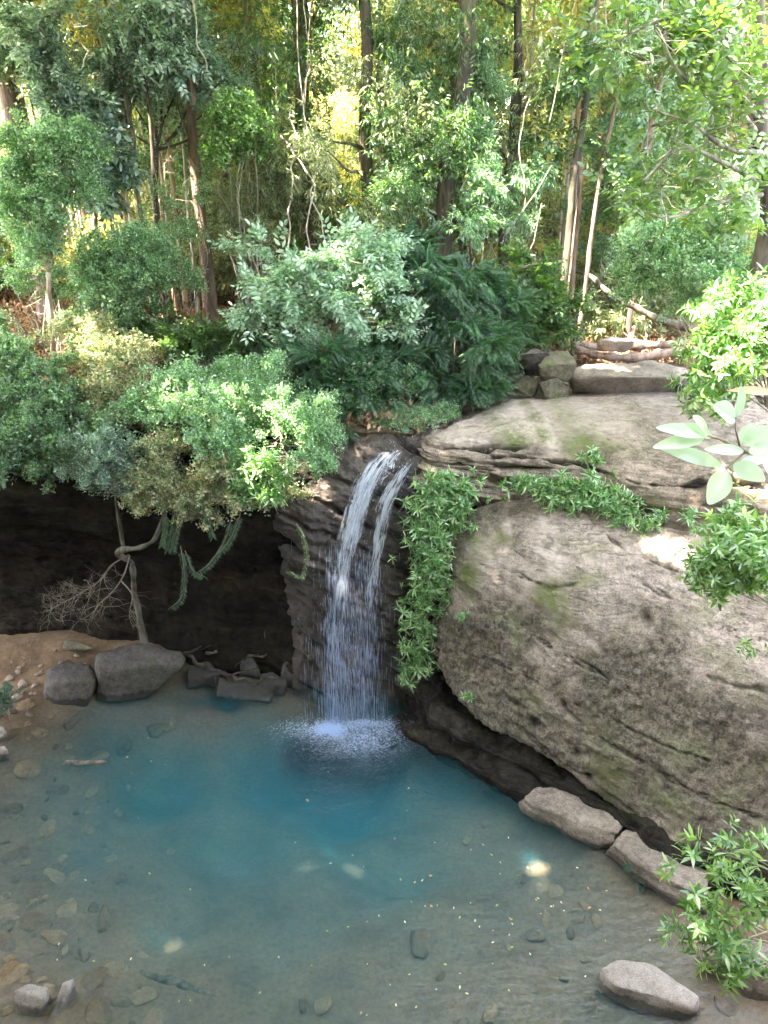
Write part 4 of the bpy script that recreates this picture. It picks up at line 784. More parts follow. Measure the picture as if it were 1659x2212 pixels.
# ------------------------------------------------------------------ trees
def stem(m, pts, rad, n=40, k=9, wob=.2): m.tube(cr(pts, n), cr(np.array(rad, float), n), k, wob)
def mktree(name, base, top, r0, bark, label, cat='tree', bend=.012, clumps=None, n=0, kind='cloud', leaf='mid', size=.5, seed=0, limbs=True, group=None, r1=.5, **kw):
    base = np.array(base, float); t = thing(name, label, cat, base, group); m = MB(); P = path(base-[0, 0, .4], top, 26, bend, seed)
    m.tube(P, np.linspace(r0*1.0, r0*r1, 26)*(1+.7*np.exp(-np.linspace(0, 26, 26))), 10, .25)
    rr = np.random.default_rng(seed+100)
    if clumps and limbs:
        for c, rad in clumps[:14]:
            i = int(np.clip(np.argmin(np.abs(P[:, 2]-(c[2]-.8*rad[2]))), 3, 25)); L = np.linalg.norm(c-P[i])
            if L > .15: m.tube(path(P[i], np.array(c), 9, .12, seed+i), np.linspace(max(r0*.35, .012), .006, 9), 6)
    m.build('trunk', bark, t, smooth=True)
    if clumps: foliage('crown', clumps, n, kind, M[leaf], size, t, **kw)
    return t
def ground_pt(u, v, Y): p = W(u, v, Y); return np.array([p[0], p[1], float(gz_(p[0], p[1]))])
def vclumps(P, n, r, seed, spread=.5, z0=None, z1=None):
    rr = np.random.default_rng(seed); out = []
    for i in range(n):
        z = rr.uniform(z0, z1); j = np.argmin(np.abs(P[:, 2]-z)); rad = r*rr.uniform(.6, 1.3)
        out.append((P[j]+np.array([rr.normal()*spread, rr.normal()*spread, 0]), (rad, rad, rad*rr.uniform(.9, 1.8))))
    return out
def vinetree(u, v, Y, r0, bark, label, lean=0., seed=0, nc=12, rc=.55, z0=6., z1=13., n=1100, kind='long', leaf='mid', size=.29, spread=.5, canopy=True, cn=420, bend=.012, H=17, ccy=0):
    b = ground_pt(u, v, Y); top = b+np.array([lean, .3, H-b[2]]); P = np.linspace(b, top, 40)
    c = vclumps(P, nc, rc, seed, spread, z0, z1) if nc else []
    t = mktree('forest_tree', b, top, r0, bark, label, clumps=c, n=n, kind=kind, leaf=leaf, size=size, seed=seed, bend=bend, droop=.5, gap=.6, inner=.2, limbs=seed not in (11, 12, 13)) if nc else mktree('forest_tree', b, top, r0, bark, label, seed=seed, bend=bend)
    if canopy:
        rr = np.random.default_rng(seed+7); cc = []
        for i in range(9): rad = rr.uniform(1.0, 1.9); cc.append((np.array([top[0]+rr.normal()*1.9, top[1]+rr.normal()*1.7+ccy, rr.uniform(13.8, 19.5)]), (rad, rad, rad*.7)))
        foliage('canopy', cc, cn, 'cloud', M['mid'], .8, t, gap=.0, inner=.1)
    return t
VT = [
 (20, 190, 17.5, .30, 'bark_brown', 'thick reddish-brown trunk at the upper left, largest trunk in the forest', 0, 0, dict(nc=10, rc=.6, leaf='blue', kind='broad', size=.42, z0=9, z1=14, n=830)),
 (262, 700, 15.0, .07, 'bark_dark', 'slim dark-stemmed tree with a round mint-green crown left of the tall brown trunk', 0, 1, dict(nc=0, canopy=False, H=8)),
 (296, 450, 16.5, .07, 'bark_grey', 'thin grey tree with a dark fork, centre of the upper left thicket', .1, 2, dict(nc=5, leaf='blue', kind='broad', z0=10, z1=13, n=332)),
 (322, 450, 16.2, .05, 'bark_dark', 'thin black-barked stem beside the thin grey forked tree', .5, 3, dict(nc=5, leaf='blue', kind='broad', z0=10, z1=13, n=332)),
 (440, 500, 16.5, .12, 'bark_brown', 'straight brown trunk left of the pale broad-leaved shrub', 0, 4, dict(nc=6, leaf='blue', kind='broad', z0=9, z1=12.5, n=598)),
 (545, 200, 20, .16, 'bark_brown', 'brown trunk high between the straight brown trunk and the liana-hung one', 0, 5, dict(nc=10, z0=7, z1=13, leaf='mid')),
 (655, 250, 17.5, .2, 'bark_brown', 'tree smothered in hanging creepers behind the looping lianas', 0, 6, dict(nc=22, z0=6.5, z1=14, leaf='dark', n=2327, rc=.65)),
 (790, 300, 16.5, .14, 'bark_dark', 'straight black trunk near the middle, wrapped in narrow leaves', .0, 7, dict(nc=22, z0=7, z1=13, leaf='mid', n=1995, spread=.8)),
 (935, 400, 16.0, .19, 'bark_dark', 'heavy dark leaning trunk thick with vines above the waterfall', .9, 8, dict(nc=22, z0=7.5, z1=14, leaf='dark', n=2492, spread=.7, bend=.02)),
 (1100, 400, 17.0, .12, 'bark_dark', 'dark trunk right of the heavy leaning one', 0, 9, dict(nc=14, z0=8, z1=13.5, leaf='mid', n=1330)),
 (1212, 700, 15.8, .085, 'bark_dark', 'blackish stem of the twin trunks at the creek, leftmost of the close group', .1, 10, dict(nc=9, z0=8.3, z1=11, leaf='dark', kind='broad', size=.35, n=997, spread=.8)),
 (1228, 700, 16.0, .07, 'bark_brown', 'rusty stem of the twin trunks at the creek, close behind the blackish one', -.1, 11, dict(nc=8, z0=10, z1=14, leaf='mid', n=598)),
 (1244, 700, 15.6, .05, 'bark_brown', 'thin orange-brown stem leaning right beside the twin creek trunks', .5, 12, dict(nc=3, z0=10, z1=13, leaf='mid', n=165, H=13, canopy=False)),
 (1362, 690, 16.2, .07, 'bark_brown', 'slim brown trunk standing behind the slanting fallen trunk', -.1, 13, dict(nc=8, z0=8.6, z1=11.5, leaf='fineg', kind='broad', n=798, spread=.7)),
 (1265, 300, 24., .24, 'bark_orange', 'pink-orange barked gum with a forked limb, bright against the yellow leaves', .4, 14, dict(nc=4, z0=13, z1=15, leaf='yellow', n=199, bend=.06, H=20)),
 (1220, 200, 27., .10, 'bark_white', 'left of the two bright white poles high behind the creek', 0, 15, dict(nc=3, z0=15, z1=18, leaf='yellow', n=133, H=22)),
 (1240, 200, 27.6, .10, 'bark_white', 'right of the two bright white poles high behind the creek', 0, 16, dict(nc=3, z0=15, z1=18, leaf='yellow', n=133, H=22)),
 (1600, 300, 18., .07, 'bark_orange', 'thin rusty trunk just left of the dark mottled one at the upper right', 0, 17, dict(nc=9, z0=9, z1=14, leaf='yellow', n=665)),
]
for (u, v, Y, r0, bk, lab, lean, sd_, kw) in VT: vinetree(u, v, Y, r0, M[bk], lab, lean, sd_+1, **kw)
# crown of the slim mint tree and its left neighbours
def bush(name, label, cat, clumps, n, kind, leaf, size, stems=5, bark='bark_grey', base=None, seed=0, extra=None, sr=.02, twiggy=26, **kw):
    twm = MB()
    C = np.mean([c[0] for c in clumps], axis=0); b = np.array(base if base is not None else [C[0], C[1], min(c[0][2]-c[1][2] for c in clumps)], float)
    t = thing(name, label, cat, b); m = MB()
    fk = b
    if seed in (21, 22): m.tube(path(b, [5.3, 7.7, 2.2] if seed == 21 else [4.5, 4.5, .4], 14, .08, seed), np.linspace(.03, .06, 14), 8, .3)
    if sr >= .05:
        fk = np.array([b[0]*.5+C[0]*.5, b[1]*.5+C[1]*.5, max(b[2]+.5, min(c[0][2] for c in clumps)-.55)]); m.tube(path(b-[0, 0, .3], fk, 16, .04, seed), np.linspace(sr*1.3, sr*.9, 16), 9, .3)
        for i, (c, r_) in enumerate(clumps): m.tube(path(fk, np.array(c), 10, .12, seed+i*3), np.linspace(sr*.5, .008, 10), 6)
    for i, (c, r_) in enumerate(clumps if sr < .05 else []):
        for j in range(2 if len(clumps) < 8 else 1): m.tube(path(b+rng.normal(size=3)*[.12, .12, 0], np.array(c)+rng.normal(size=3)*np.array(r_)*.45, 10, .15, seed+i*3+j), np.linspace(sr, .005, 10), 5)
    if twiggy and kind in ('fine', 'broad'):
        rr_ = np.random.default_rng(seed+500)
        for _ in range(twiggy):
            c, r_ = clumps[rr_.integers(len(clumps))]; o = rr_.normal(size=3)*[1, .8, .8]+[0, -.5, -.05]; o /= np.linalg.norm(o); a_ = np.array(c)+o*r_*.2; e_ = np.array(c)+o*r_*rr_.uniform(.95, 1.3)
            twm.tube(path(a_, e_, 8, .14, int(rr_.integers(999)), .06), np.linspace(.007, .0025, 8), 4)
            for _k in range(3): q = a_+(e_-a_)*rr_.uniform(.5, .95); twm.tube(path(q, q+rr_.normal(size=3)*.14, 4, .2, int(rr_.integers(999))), [.003, .0028, .0025, .002], 3)
        twm.build('twigs', M['twig'], t)
    if len(clumps) > 2 and kind in ('fine', 'broad', 'pinnate'):
        r5 = np.random.default_rng(seed+900); ex = []
        for c, r_ in clumps:
            for _ in range(2): o = r5.normal(size=3)*[1, .7, .7]; o /= np.linalg.norm(o); ex.append((np.array(c)+o*np.array(r_)*r5.uniform(.9, 1.35), tuple(np.array(r_)*r5.uniform(.25, .5)*np.array([1.2, 1, .7]))))
        clumps = list(clumps)+ex
    m.build('stems', M[bark], t); foliage('foliage', clumps, n, kind, M[leaf], size, t, **{**dict(spray=.88 if kind != 'whorl' else 0.), **kw})
    for (cl2, n2, k2, l2, s2, kw2, nm) in (extra or []): foliage(nm, cl2, n2, k2, M[l2], s2, t, **kw2)
    return t
g = ground_pt
bush('small_tree', 'round mint-green crowned small tree, lower of the two at the far left', 'small tree', [cl(270,540,15,75,45),cl(220,590,14.8,60,45),cl(310,590,14.9,65,45),cl(265,640,14.9,70,45),cl(210,650,15,40,30),cl(320,520,15.2,40,30)], 3800, 'fine', 'fine', .26, base=g(265, 720, 15), bark='bark_dark', seed=1, sr=.05, gap=.5)
bush('small_tree', 'tall mint-green crowned small tree at the left edge, upper of two', 'small tree', [cl(60,310,14.5,70,50),cl(130,350,14.5,60,55),cl(40,400,14.5,60,60),cl(120,430,14.5,70,50),cl(60,480,14.6,70,45),cl(150,300,14.7,45,40),cl(100,520,14.7,60,35),cl(180,400,14.7,30,40)], 3600, 'fine', 'fine', .26, base=g(95, 720, 14.6), bark='bark_tan', seed=2, sr=.05, gap=.5)
bush('small_tree', 'blue-green small tree with glossy leaves high at the upper left', 'small tree', [cl(330,110,17,110,55),cl(250,160,17,80,50),cl(400,150,17,70,50),cl(230,230,17,60,50),cl(370,60,17,90,40),cl(480,200,17,70,50),cl(510,260,17,60,40),cl(470,130,17,60,40)], 3400, 'broad', 'blue', .24, base=g(300, 500, 17), bark='bark_dark', seed=3, sr=.06, gap=.5)
bush('small_tree', 'bright green leafy sapling between the straight brown trunk and the liana-hung one', 'small tree', [cl(520,260,15.8,45,40),cl(500,310,15.8,35,25),cl(545,300,15.8,30,25)], 900, 'fine', 'gloss', .34, base=g(520, 600, 15.8), seed=31, sr=.03)
bush('small_tree', 'dark purple-grey leaved small tree behind the mint-green crowns', 'small tree', [cl(190,270,16,55,35),cl(215,330,16,40,50),cl(220,400,16,35,50),cl(175,240,16,60,30)], 1100, 'broad', 'blue', .48, base=g(215, 640, 16), bark='bark_grey', seed=4, sr=.05)
bush('small_tree', 'grey-green broad-leaved tree against the top left corner', 'small tree', [cl(110,90,15.5,70,60),cl(130,180,15.5,60,50),cl(40,30,15.5,70,40),cl(150,60,16,60,60),cl(110,230,15.5,40,30)], 2000, 'broad', 'blue', .26, base=g(90, 600, 15.5), bark='bark_grey', seed=5, sr=.05)
# bushes crowding the lip of the cave
bush('bush', 'bright mint-green fine-leaved bush spilling over the cave lip left of the waterfall', 'bush', [cl(400,830,11.9,100,45),cl(520,830,11.9,110,45),cl(330,880,11.6,80,45),cl(450,890,11.3,110,45),cl(580,890,11.3,100,50),cl(640,940,11.1,85,45),cl(540,950,11.0,90,45),cl(650,1000,10.9,60,35),cl(470,950,11.1,70,40),cl(590,1010,10.9,60,30),cl(690,930,11.3,45,40),cl(670,990,10.95,40,28),cl(700,880,11.9,40,30)], 8800, 'fine', 'fine', .20, base=W(500, 960, 11.9), seed=6, gap=.55, gf=2.2)
bush('bush', 'darker blue-green bush at the left edge of the cave lip', 'bush', [cl(30,760,13,70,45),cl(100,800,12.8,70,45),cl(40,860,12.2,80,50),cl(130,880,12,70,45),cl(200,950,11.5,70,40),cl(60,940,11.5,80,45),cl(130,1000,11.2,75,35),cl(20,1000,11.2,60,35),cl(210,1010,11.1,50,30),cl(-60,900,11.8,80,90)], 6200, 'fine', 'fineg', .24, base=W(90, 940, 12.2), seed=7, gap=.55, gf=2.)
bush('bush', 'green bush on the cave lip beyond the left edge', 'bush', [cl(-180,820,12.2,100,60),cl(-240,920,11.8,100,60),cl(-120,980,11.4,80,50),cl(-330,860,12.2,100,80),cl(-260,1010,11.3,90,40)], 4500, 'fine', 'fineg', .24, base=W(-200, 940, 12.2), seed=71, gap=.55)
bush('bush', 'pale round bush lowest on the cave lip above the dead branches', 'bush', [cl(225,980,10.95,60,40),cl(250,1030,10.9,55,35),cl(190,1010,10.95,40,30)], 2000, 'fine', 'blue', .19, base=W(240, 1010, 11.3), seed=8)
bush('bush', 'sparse pinkish-dry bush trailing beneath the mint-green one on the cave lip', 'bush', [cl(330,1030,10.95,70,30),cl(420,1050,10.9,80,30),cl(500,1060,10.9,60,25),cl(310,1080,10.9,50,20),cl(400,1090,10.85,50,20),cl(480,1000,10.9,60,25),cl(560,1070,10.85,60,25),cl(350,970,11.1,60,30),cl(430,1110,10.8,40,14)], 4800, 'fine', 'dry', .19, base=W(400, 1040, 11.2), seed=9, gap=.35, gf=3.)
bush('bush', 'sunlit tan and cream seeding bush behind the cave-lip bushes', 'bush', [cl(230,830,12.6,60,40),cl(215,770,13.2,60,40),cl(170,720,14,60,35),cl(290,760,13.6,60,30),cl(230,890,12.2,30,40)], 2200, 'fine', 'dry', .26, base=g(230, 850, 13), seed=10, gap=.4)
bush('bush', 'dark shaded shrub filling the gap above the mint-green bush', 'bush', [cl(420,740,14.2,80,35),cl(520,740,14.,70,35),cl(330,700,15,60,30),cl(620,720,14.4,60,40)], 2600, 'broad', 'dark', .30, base=g(460, 800, 14), seed=11, gap=.45)
bush('shrub', 'pale silvery broad-leaved shrub in the middle, sprays reaching out to both sides', 'shrub', [cl(600,620,13.8,70,35),cl(690,600,13.6,80,35),cl(780,520,13.8,70,30),cl(740,560,13.6,90,35),cl(830,560,13.8,50,30),cl(560,690,13.6,70,25),cl(640,660,13.4,80,30),cl(760,650,13.5,80,35),cl(860,620,13.6,60,40),cl(550,530,14.2,50,14),cl(820,700,13.4,70,25),cl(650,740,13.2,50,25),cl(880,700,13.3,40,30)], 2500, 'broad', 'glau', .33, base=g(700, 860, 13.4), bark='bark_tan', seed=12, gap=.35, gf=1.8, sr=.03)
bush('fern_thicket', 'great dark green thicket of feathery fronds between the silvery shrub and the creek boulders', 'bush', [cl(930,600,14,80,60),cl(1010,640,14,80,60),cl(900,700,13.6,80,60),cl(1000,740,13.6,90,60),cl(1070,720,13.8,55,50),cl(950,820,13.4,90,50),cl(1040,820,13.5,60,50),cl(850,760,13.5,60,50),cl(1060,640,14.2,50,50),cl(880,540,14.3,60,45)], 4300, 'pinnate', 'frond', .40, base=g(960, 880, 13.6), seed=13, gap=.25, up=.15)
bush('fern_thicket', 'shaded thicket of feathery fronds behind the mint-green bush, left of the stream', 'bush', [cl(690,800,12.9,70,50),cl(760,850,12.8,70,50),cl(720,900,12.3,45,40),cl(800,800,13,60,50),cl(640,780,13.2,60,40),cl(830,860,12.9,50,30)], 2100, 'pinnate', 'frond', .38, base=g(740, 920, 12.6), seed=14, gap=.2)
bush('bush', 'small dense fine-leaved bush beneath the silvery shrub', 'bush', [cl(790,800,12.9,60,40),cl(850,830,12.9,50,35),cl(770,850,12.6,45,30)], 1700, 'fine', 'fineg', .22, base=g(800, 880, 12.8), seed=15)
bush('ground_shrub', 'low pale green mat-like shrub at the stream edge above the waterfall', 'bush', [cl(840,905,12.5,35,18),cl(900,900,12.6,60,22),cl(950,890,12.7,35,16),cl(870,915,12.4,40,14)], 2100, 'fine', 'fine', .15, base=g(890, 920, 12.6), seed=16, gap=.8)
bush('bush', 'glossy dark-leaved bush left of the twin creek trunks', 'bush', [cl(1130,620,15,60,45),cl(1180,660,15,55,45),cl(1110,700,14.8,50,40),cl(1190,720,14.9,45,30),cl(1150,570,15.2,60,35)], 1700, 'broad', 'dark', .34, base=g(1150, 770, 15), seed=17, gap=.45)
bush('bush', 'feathery olive undergrowth behind the fallen trunk at the creek', 'bush', [cl(1290,650,17,60,45),cl(1340,690,16.8,70,40),cl(1420,640,17,70,45),cl(1290,590,17.5,50,40),cl(1450,690,16.8,40,25)], 1300, 'long', 'mid', .42, base=g(1340, 725, 17), seed=18)
bush('shrub', 'wide grey-green fine-branched shrub at the right, above the creek', 'shrub', [cl(1440,520,13,80,50),cl(1520,560,12.6,80,50),cl(1400,600,13.4,60,40),cl(1560,480,12.6,80,50),cl(1600,600,12.2,70,50),cl(1480,640,12.8,60,30),cl(1620,420,12.4,60,50)], 3600, 'fine', 'fine', .27, base=g(1600, 800, 13), bark='bark_tan', seed=19, gap=.35, gf=1.8, sr=.03)
bush('shrub', 'yellow-lit broad-leaved shrub at the right edge above the ledge', 'shrub', [cl(1560,680,10.2,60,45),cl(1620,740,10.,60,50),cl(1540,770,10.2,45,40),cl(1620,650,10.2,50,40),cl(1680,700,10,60,80),cl(1530,850,10.6,45,35),cl(1560,830,10.3,40,30)], 900, 'whorl', 'gloss', .26, base=W(1660, 880, 10.8), seed=20, gap=.5, gf=2.5)
bush('shrub', 'glossy leafy bough hanging in front of the slab at the right edge', 'shrub', [cl(1540,1180,6.8,50,35),cl(1600,1160,6.6,50,45),cl(1590,1240,6.6,60,40),cl(1640,1200,6.4,50,50),cl(1650,1380,6.5,40,24),cl(1540,1250,6.8,30,25)], 620, 'whorl', 'gloss', .19, base=W(1900, 1350, 7.0), seed=21, gap=.7, gf=3.)
bush('shrub', 'near leafy branch with sun-bleached leaves over the pool at the lower right', 'shrub', [cl(1560,1830,3.9,45,30),cl(1500,1900,3.9,50,40),cl(1590,1920,3.8,60,60),cl(1490,2010,3.7,50,40),cl(1560,2030,3.7,60,50),cl(1630,2060,3.6,50,50),cl(1640,1960,3.7,40,50)], 300, 'whorl', 'gloss', .17, base=W(2050, 2050, 3.9), seed=22, gap=.9, gf=4., sr=.012, inner=.1)
bush('plant', 'small blue-green fern growing from the split waterline rock', 'plant', [cl(1395,1900,7.2,26,24),cl(1385,1885,7.2,20,20)], 90, 'pinnate', 'teal', .15, base=W(1395, 1920, 7.3), seed=23, gap=0, inner=.1, sr=.006)
bush('plant', 'teal feathery plant at the left edge of the pool beside the cobbles', 'plant', [cl(5,1510,10.2,32,34),cl(-20,1520,10.2,30,34)], 420, 'fine', 'teal', .14, base=WZ(-5, 1550, .02), seed=24, gap=0, inner=.1, sr=.008)
bush('sapling', 'loose grey-green sapling filling the gap between the two mint-green crowns', 'sapling', [cl(150,600,15.4,55,35),cl(100,640,15.2,60,35),cl(50,590,15.4,50,40),cl(170,540,15.8,40,35),cl(130,680,15,50,25),cl(30,680,14.6,50,30)], 2600, 'fine', 'fineg', .22, base=g(120, 740, 15.2), seed=91, gap=.25, gf=2.2, sr=.03)
bush('sapling', 'airy pale-leaved sapling in front of the tan trunks, left of the straight brown trunk', 'sapling', [cl(370,430,16.2,45,35),cl(400,500,16,50,35),cl(350,560,15.8,50,30),cl(395,610,15.6,50,35),cl(420,400,16.2,35,30),cl(340,360,16.4,40,30)], 1700, 'fine', 'fine', .22, base=g(390, 720, 16), seed=92, gap=.15, gf=2.5, sr=.02)
bush('sapling', 'thin drooping sapling with narrow leaves between the brown trunk and the liana loops', 'sapling', [cl(500,440,16.4,45,50),cl(540,500,16,50,35),cl(590,420,16.4,45,50),cl(620,330,16.6,40,60),cl(560,360,16.6,40,40),cl(480,520,16,40,40)], 1500, 'long', 'mid', .25, base=g(540, 620, 16), seed=93, gap=.2, gf=2.2)
bush('sapling', 'narrow-leaved sapling between the black middle trunk and the heavy leaning one', 'sapling', [cl(860,430,15.6,50,50),cl(890,350,16,45,60),cl(840,260,16.4,45,60),cl(880,170,16.6,50,60),cl(850,80,16.8,50,60)], 1700, 'long', 'fineg', .27, base=g(865, 560, 15.6), seed=94, gap=.25, gf=2.)
bush('sapling', 'feathery sapling rising over the frond thicket, right of the heavy leaning trunk', 'sapling', [cl(1020,480,15.2,55,40),cl(1050,400,15.6,45,50),cl(1020,310,16,45,60),cl(1050,200,16.3,45,60),cl(1150,480,15.8,45,40),cl(1160,380,16,45,50)], 1900, 'long', 'fine', .26, base=g(1040, 600, 15.2), seed=95, gap=.25, gf=2.)
bush('sapling', 'small-leaved sapling directly behind the slanting fallen trunk', 'sapling', [cl(1290,470,17,50,45),cl(1330,390,17.2,50,45),cl(1290,320,17.4,45,50),cl(1400,440,17,50,45),cl(1310,540,17,45,35)], 1700, 'fine', 'fineg', .25, base=g(1310, 640, 17.3), seed=96, gap=.2, gf=2.2)
# branches of the upper right tree
TR = thing('tree', 'dark mottled tree at the upper right with long bare limbs and sparse large oval leaves', 'tree', g(1650, 400, 11.8)+[0, 0, -.5])
m = MB(); m.tube(cr([g(1650, 400, 11.8)+[0, 0, -.5], W(1655, 520, 11.8), W(1640, 300, 11.6), W(1632, 100, 11.3), W(1625, -100, 11.)], 40), np.linspace(.17, .11, 40), 10, .25); m.build('trunk', M['bark_dark'], TR, smooth=True)
limbs = [[(1640,290,11.6),(1560,200,10.6),(1480,130,10.2),(1380,140,10)],[(1645,240,11.6),(1540,190,10.4),(1470,160,10.),(1420,60,9.8)],[(1650,400,11.7),(1560,350,10.8),(1470,320,10.5),(1390,390,10.2)],[(1635,130,11.4),(1540,60,10.8),(1440,40,10.4),(1330,90,10.2)],[(1650,420,11.7),(1540,440,11),(1440,470,10.8),(1350,440,10.6)],[(1640,260,11.6),(1600,200,10.8),(1560,80,10.4),(1540,-20,10)],[(1648,330,11.6),(1570,320,10.7),(1500,270,10.4),(1420,240,10.1)]]
LC = []
for i, L in enumerate(limbs):
    m = MB(); P = cr([W(*p) for p in L], 24); m.tube(P, np.linspace(.04, .010, 24), 6, .2); rr = np.random.default_rng(i)
    for _ in range(9):
        k = rr.integers(5, 24); d = rr.normal(size=3)*[1, .5, .8]; twigs(m, P[k], d, rr.uniform(.5, 1.), .009, 1, rr, 5); LC.append((P[k]+d/np.linalg.norm(d)*.4, (.42, .42, .34)))
    m.build('limb', M['bark_grey'], TR)
foliage('crown', LC, 620, 'broad', M['olive'], .33, TR, gap=.7, gf=2.)
# near pale leaves
t = thing('foreground_branch', 'pale washed-out large oval leaves on a twig close to the viewer at the right edge', 'branch', W(2300, 900, 2.1))
m = MB(); m.tube(cr([W(*p) for p in [(2300,900,2.1),(1900,1020,2.05),(1700,990,2.0),(1612,975,1.95),(1560,950,1.92),(1530,942,1.9)]], 30), np.linspace(.014, .003, 30), 6)
m.tube([W(1612,975,1.95), W(1583,1000,1.93), W(1570,1010,1.92)], [.003, .002, .002], 5); m.tube([W(1600,972,1.95), W(1588,925,1.93), W(1590,900,1.92)], [.003, .002, .002], 5)
m.tube(path(W(2300, 900, 2.1), [3.5, .1, 7.3], 10, .06, 3), np.linspace(.014, .04, 10), 7)
m.build('twig', M['twig'], t)
for (u0, v0, u1, v1, w_) in [(1530,942,1443,922,26),(1530,942,1512,905,26),(1528,945,1436,958,26),(1540,946,1500,920,20),(1570,1010,1452,968,26),(1572,1012,1540,1075,40),(1590,905,1555,880,38),(1590,905,1605,850,26),(1612,975,1545,968,20),(1612,978,1680,960,26),(1580,1000,1640,1030,34),(1600,960,1625,920,26),(1640,985,1700,1050,32),(1590,1005,1660,985,22),(1660,990,1740,900,30),(1600,960,1660,930,34)]:
    a = W(u0, v0, 1.93); b = W(u1, v1, 1.85+.1*rng.random()); L = np.linalg.norm(b-a); nn = np.array([rng.normal()*.4, -.7, .6+rng.normal()*.2])
    V, Fc = tleaf(a, b-a, nn, L*1.28, w_*1.45*px(1.93, v0), 'oval', .12); 
    o = build('leaf', np.array(V), [np.array(Fc)], M['near'], t); sb = o.modifiers.new('s', 'SUBSURF'); sb.levels = sb.render_levels = 2; o.data.polygons.foreach_set('use_smooth', np.ones(len(Fc), bool))
t = thing('foreground_branch', 'single dry orange-brown leaf on a twig near the viewer, above the pale leaves', 'branch', W(2300, 880, 2.1))
m = MB(); m.tube([W(2300, 880, 2.1), W(1900, 850, 2.1), W(1680, 850, 2.05)], [.006, .003, .002], 5); m.tube(path(W(2300, 880, 2.1), [3.3, .2, 7.3], 8, .06, 5), np.linspace(.006, .02, 8), 6); m.build('twig', M['twig'], t)
V, Fc = tleaf(W(1680, 850, 2.05), W(1578, 836, 2.0)-W(1680, 850, 2.05), [.1, -.6, .8], float(np.linalg.norm(W(1578, 836, 2.0)-W(1680, 850, 2.05))), 24*px(2.), 'oval', .1)
build('leaf', np.array(V), [np.array(Fc)], M['floato'], t)
# ------------------------------------------------------------------ strap-leaved plants on the rock
def strapmat_(name, label, spots, n, sz=.26, seed=0, out=(-.05, -.55, .35)):
    rr = np.random.default_rng(seed); P = []
    for (u, v, Y, ru, rv_) in spots:
        k = max(3, int(n*ru*rv_/sum(s[3]*s[4] for s in spots))); q = rr.normal(size=(k, 2))*.5; kk = px(Y, v)
        c = W(u, v, Y); P.append(np.stack([c[0]+q[:, 0]*ru*kk, c[1]-.06-rr.uniform(0, .16, k), c[2]+q[:, 1]*rv_*kk*1.05], 1))
    P = np.concatenate(P); Uv = np.array(out)+rr.normal(size=P.shape)*.3
    D = rr.normal(size=P.shape); V, Fc = place('strap', P, D, Uv, sz*rr.uniform(.6, 1.25, len(P)))
    b = P.mean(0); t = thing(name, label, 'plant', b); build('leaves', V, [Fc], M['strap'], t)
    m = MB()
    for p in P[::3]: m.tube(path(p, p+np.array([rr.normal()*.08, .12, -.25]), 5, .2, int(rr.integers(99))), [.006]*5, 4)
    if len(P) > 40: m.build('creeping_stems', M['twig'], t)
    return t
strapmat_('strap_leaf_plant', 'tall curtain of strap-leaved plants hanging down the rock between the waterfall and the slab', [(940,1040,11.05,50,40),(1000,1050,11.1,55,40),(930,1100,11.0,50,45),(980,1110,11.,40,40),(920,1160,10.9,42,45),(925,1220,10.8,42,45),(915,1280,10.75,42,45),(905,1340,10.7,42,40),(900,1400,10.65,38,34),(900,1440,10.6,30,24),(940,1180,10.9,36,60),(945,1250,10.8,26,50)], 560, .235, 1)
strapmat_('strap_leaf_plant', 'band of strap-leaved plants growing along the crevice above the slab', [(1130,1040,11.,40,16),(1180,1050,10.95,50,20),(1240,1045,10.85,55,26),(1290,1065,10.7,55,30),(1340,1095,10.6,50,26),(1400,1120,10.4,40,18),(1220,1075,10.85,50,20)], 300, .22, 2)
strapmat_('strap_leaf_plant', 'small tuft of leaves on the ledge above the crevice band', [(1280,985,11.2,22,12)], 22, .2, 3)
strapmat_('strap_leaf_plant', 'lone tuft standing at the right end of the crevice band', [(1485,1110,10.2,14,20)], 14, .18, 4)
strapmat_('strap_leaf_plant', 'tiny rosette stuck to the upper left of the slab face', [(996,1320,10.15,10,8)], 7, .15, 5)
strapmat_('strap_leaf_plant', 'tufts of strap leaves above the sunlit rock on the cave lip', [(560,1000,10.85,50,30),(600,1030,10.85,40,25),(570,1060,10.8,50,18),(530,1050,10.8,35,20)], 130, .25, 6)
strapmat_('strap_leaf_plant', 'last hanging rosette at the bottom tip of the leafy curtain', [(875,1452,10.6,18,10)], 9, .26, 7)
strapmat_('strap_leaf_plant', 'small leafy tuft below the overhanging edge of the slab', [(1010,1492,9.8,12,8)], 8, .14, 9)
# drooping fronds
def droop(name, label, lines, leaf='frond', s=.095, seed=0):
    t = thing(name, label, 'plant', W(*lines[0][0])); rr = np.random.default_rng(seed); m = MB(); Vs = MB()
    for L in lines:
        P = cr([W(*p) for p in L], 46); m.tube(P, [.006]*46, 4); T = np.gradient(P, axis=0)
        for i in range(3, 46):
            for sg in (1, -1):
                d = T[i]/np.linalg.norm(T[i])*.5+np.array([sg*.9, -.25, -.35])+rr.normal(size=3)*.1; V, Fc = tleaf(P[i], d, [0, -.6, .6]+rr.normal(size=3)*.2, s*rr.uniform(.8, 1.15), .015, 'tri', .3); Vs.add(V, Fc)
    m.build('stem', M['twig'], t); Vs.build('leaflets', M[leaf], t); return t
droop('hanging_fern', 'long fern frond hanging from the cave lip, lowest tip of all', [[(390,1180,10.7),(398,1240,10.65),(392,1290,10.6),(370,1312,10.6)],[(400,1190,10.7),(415,1230,10.65),(440,1245,10.6)]], seed=1)
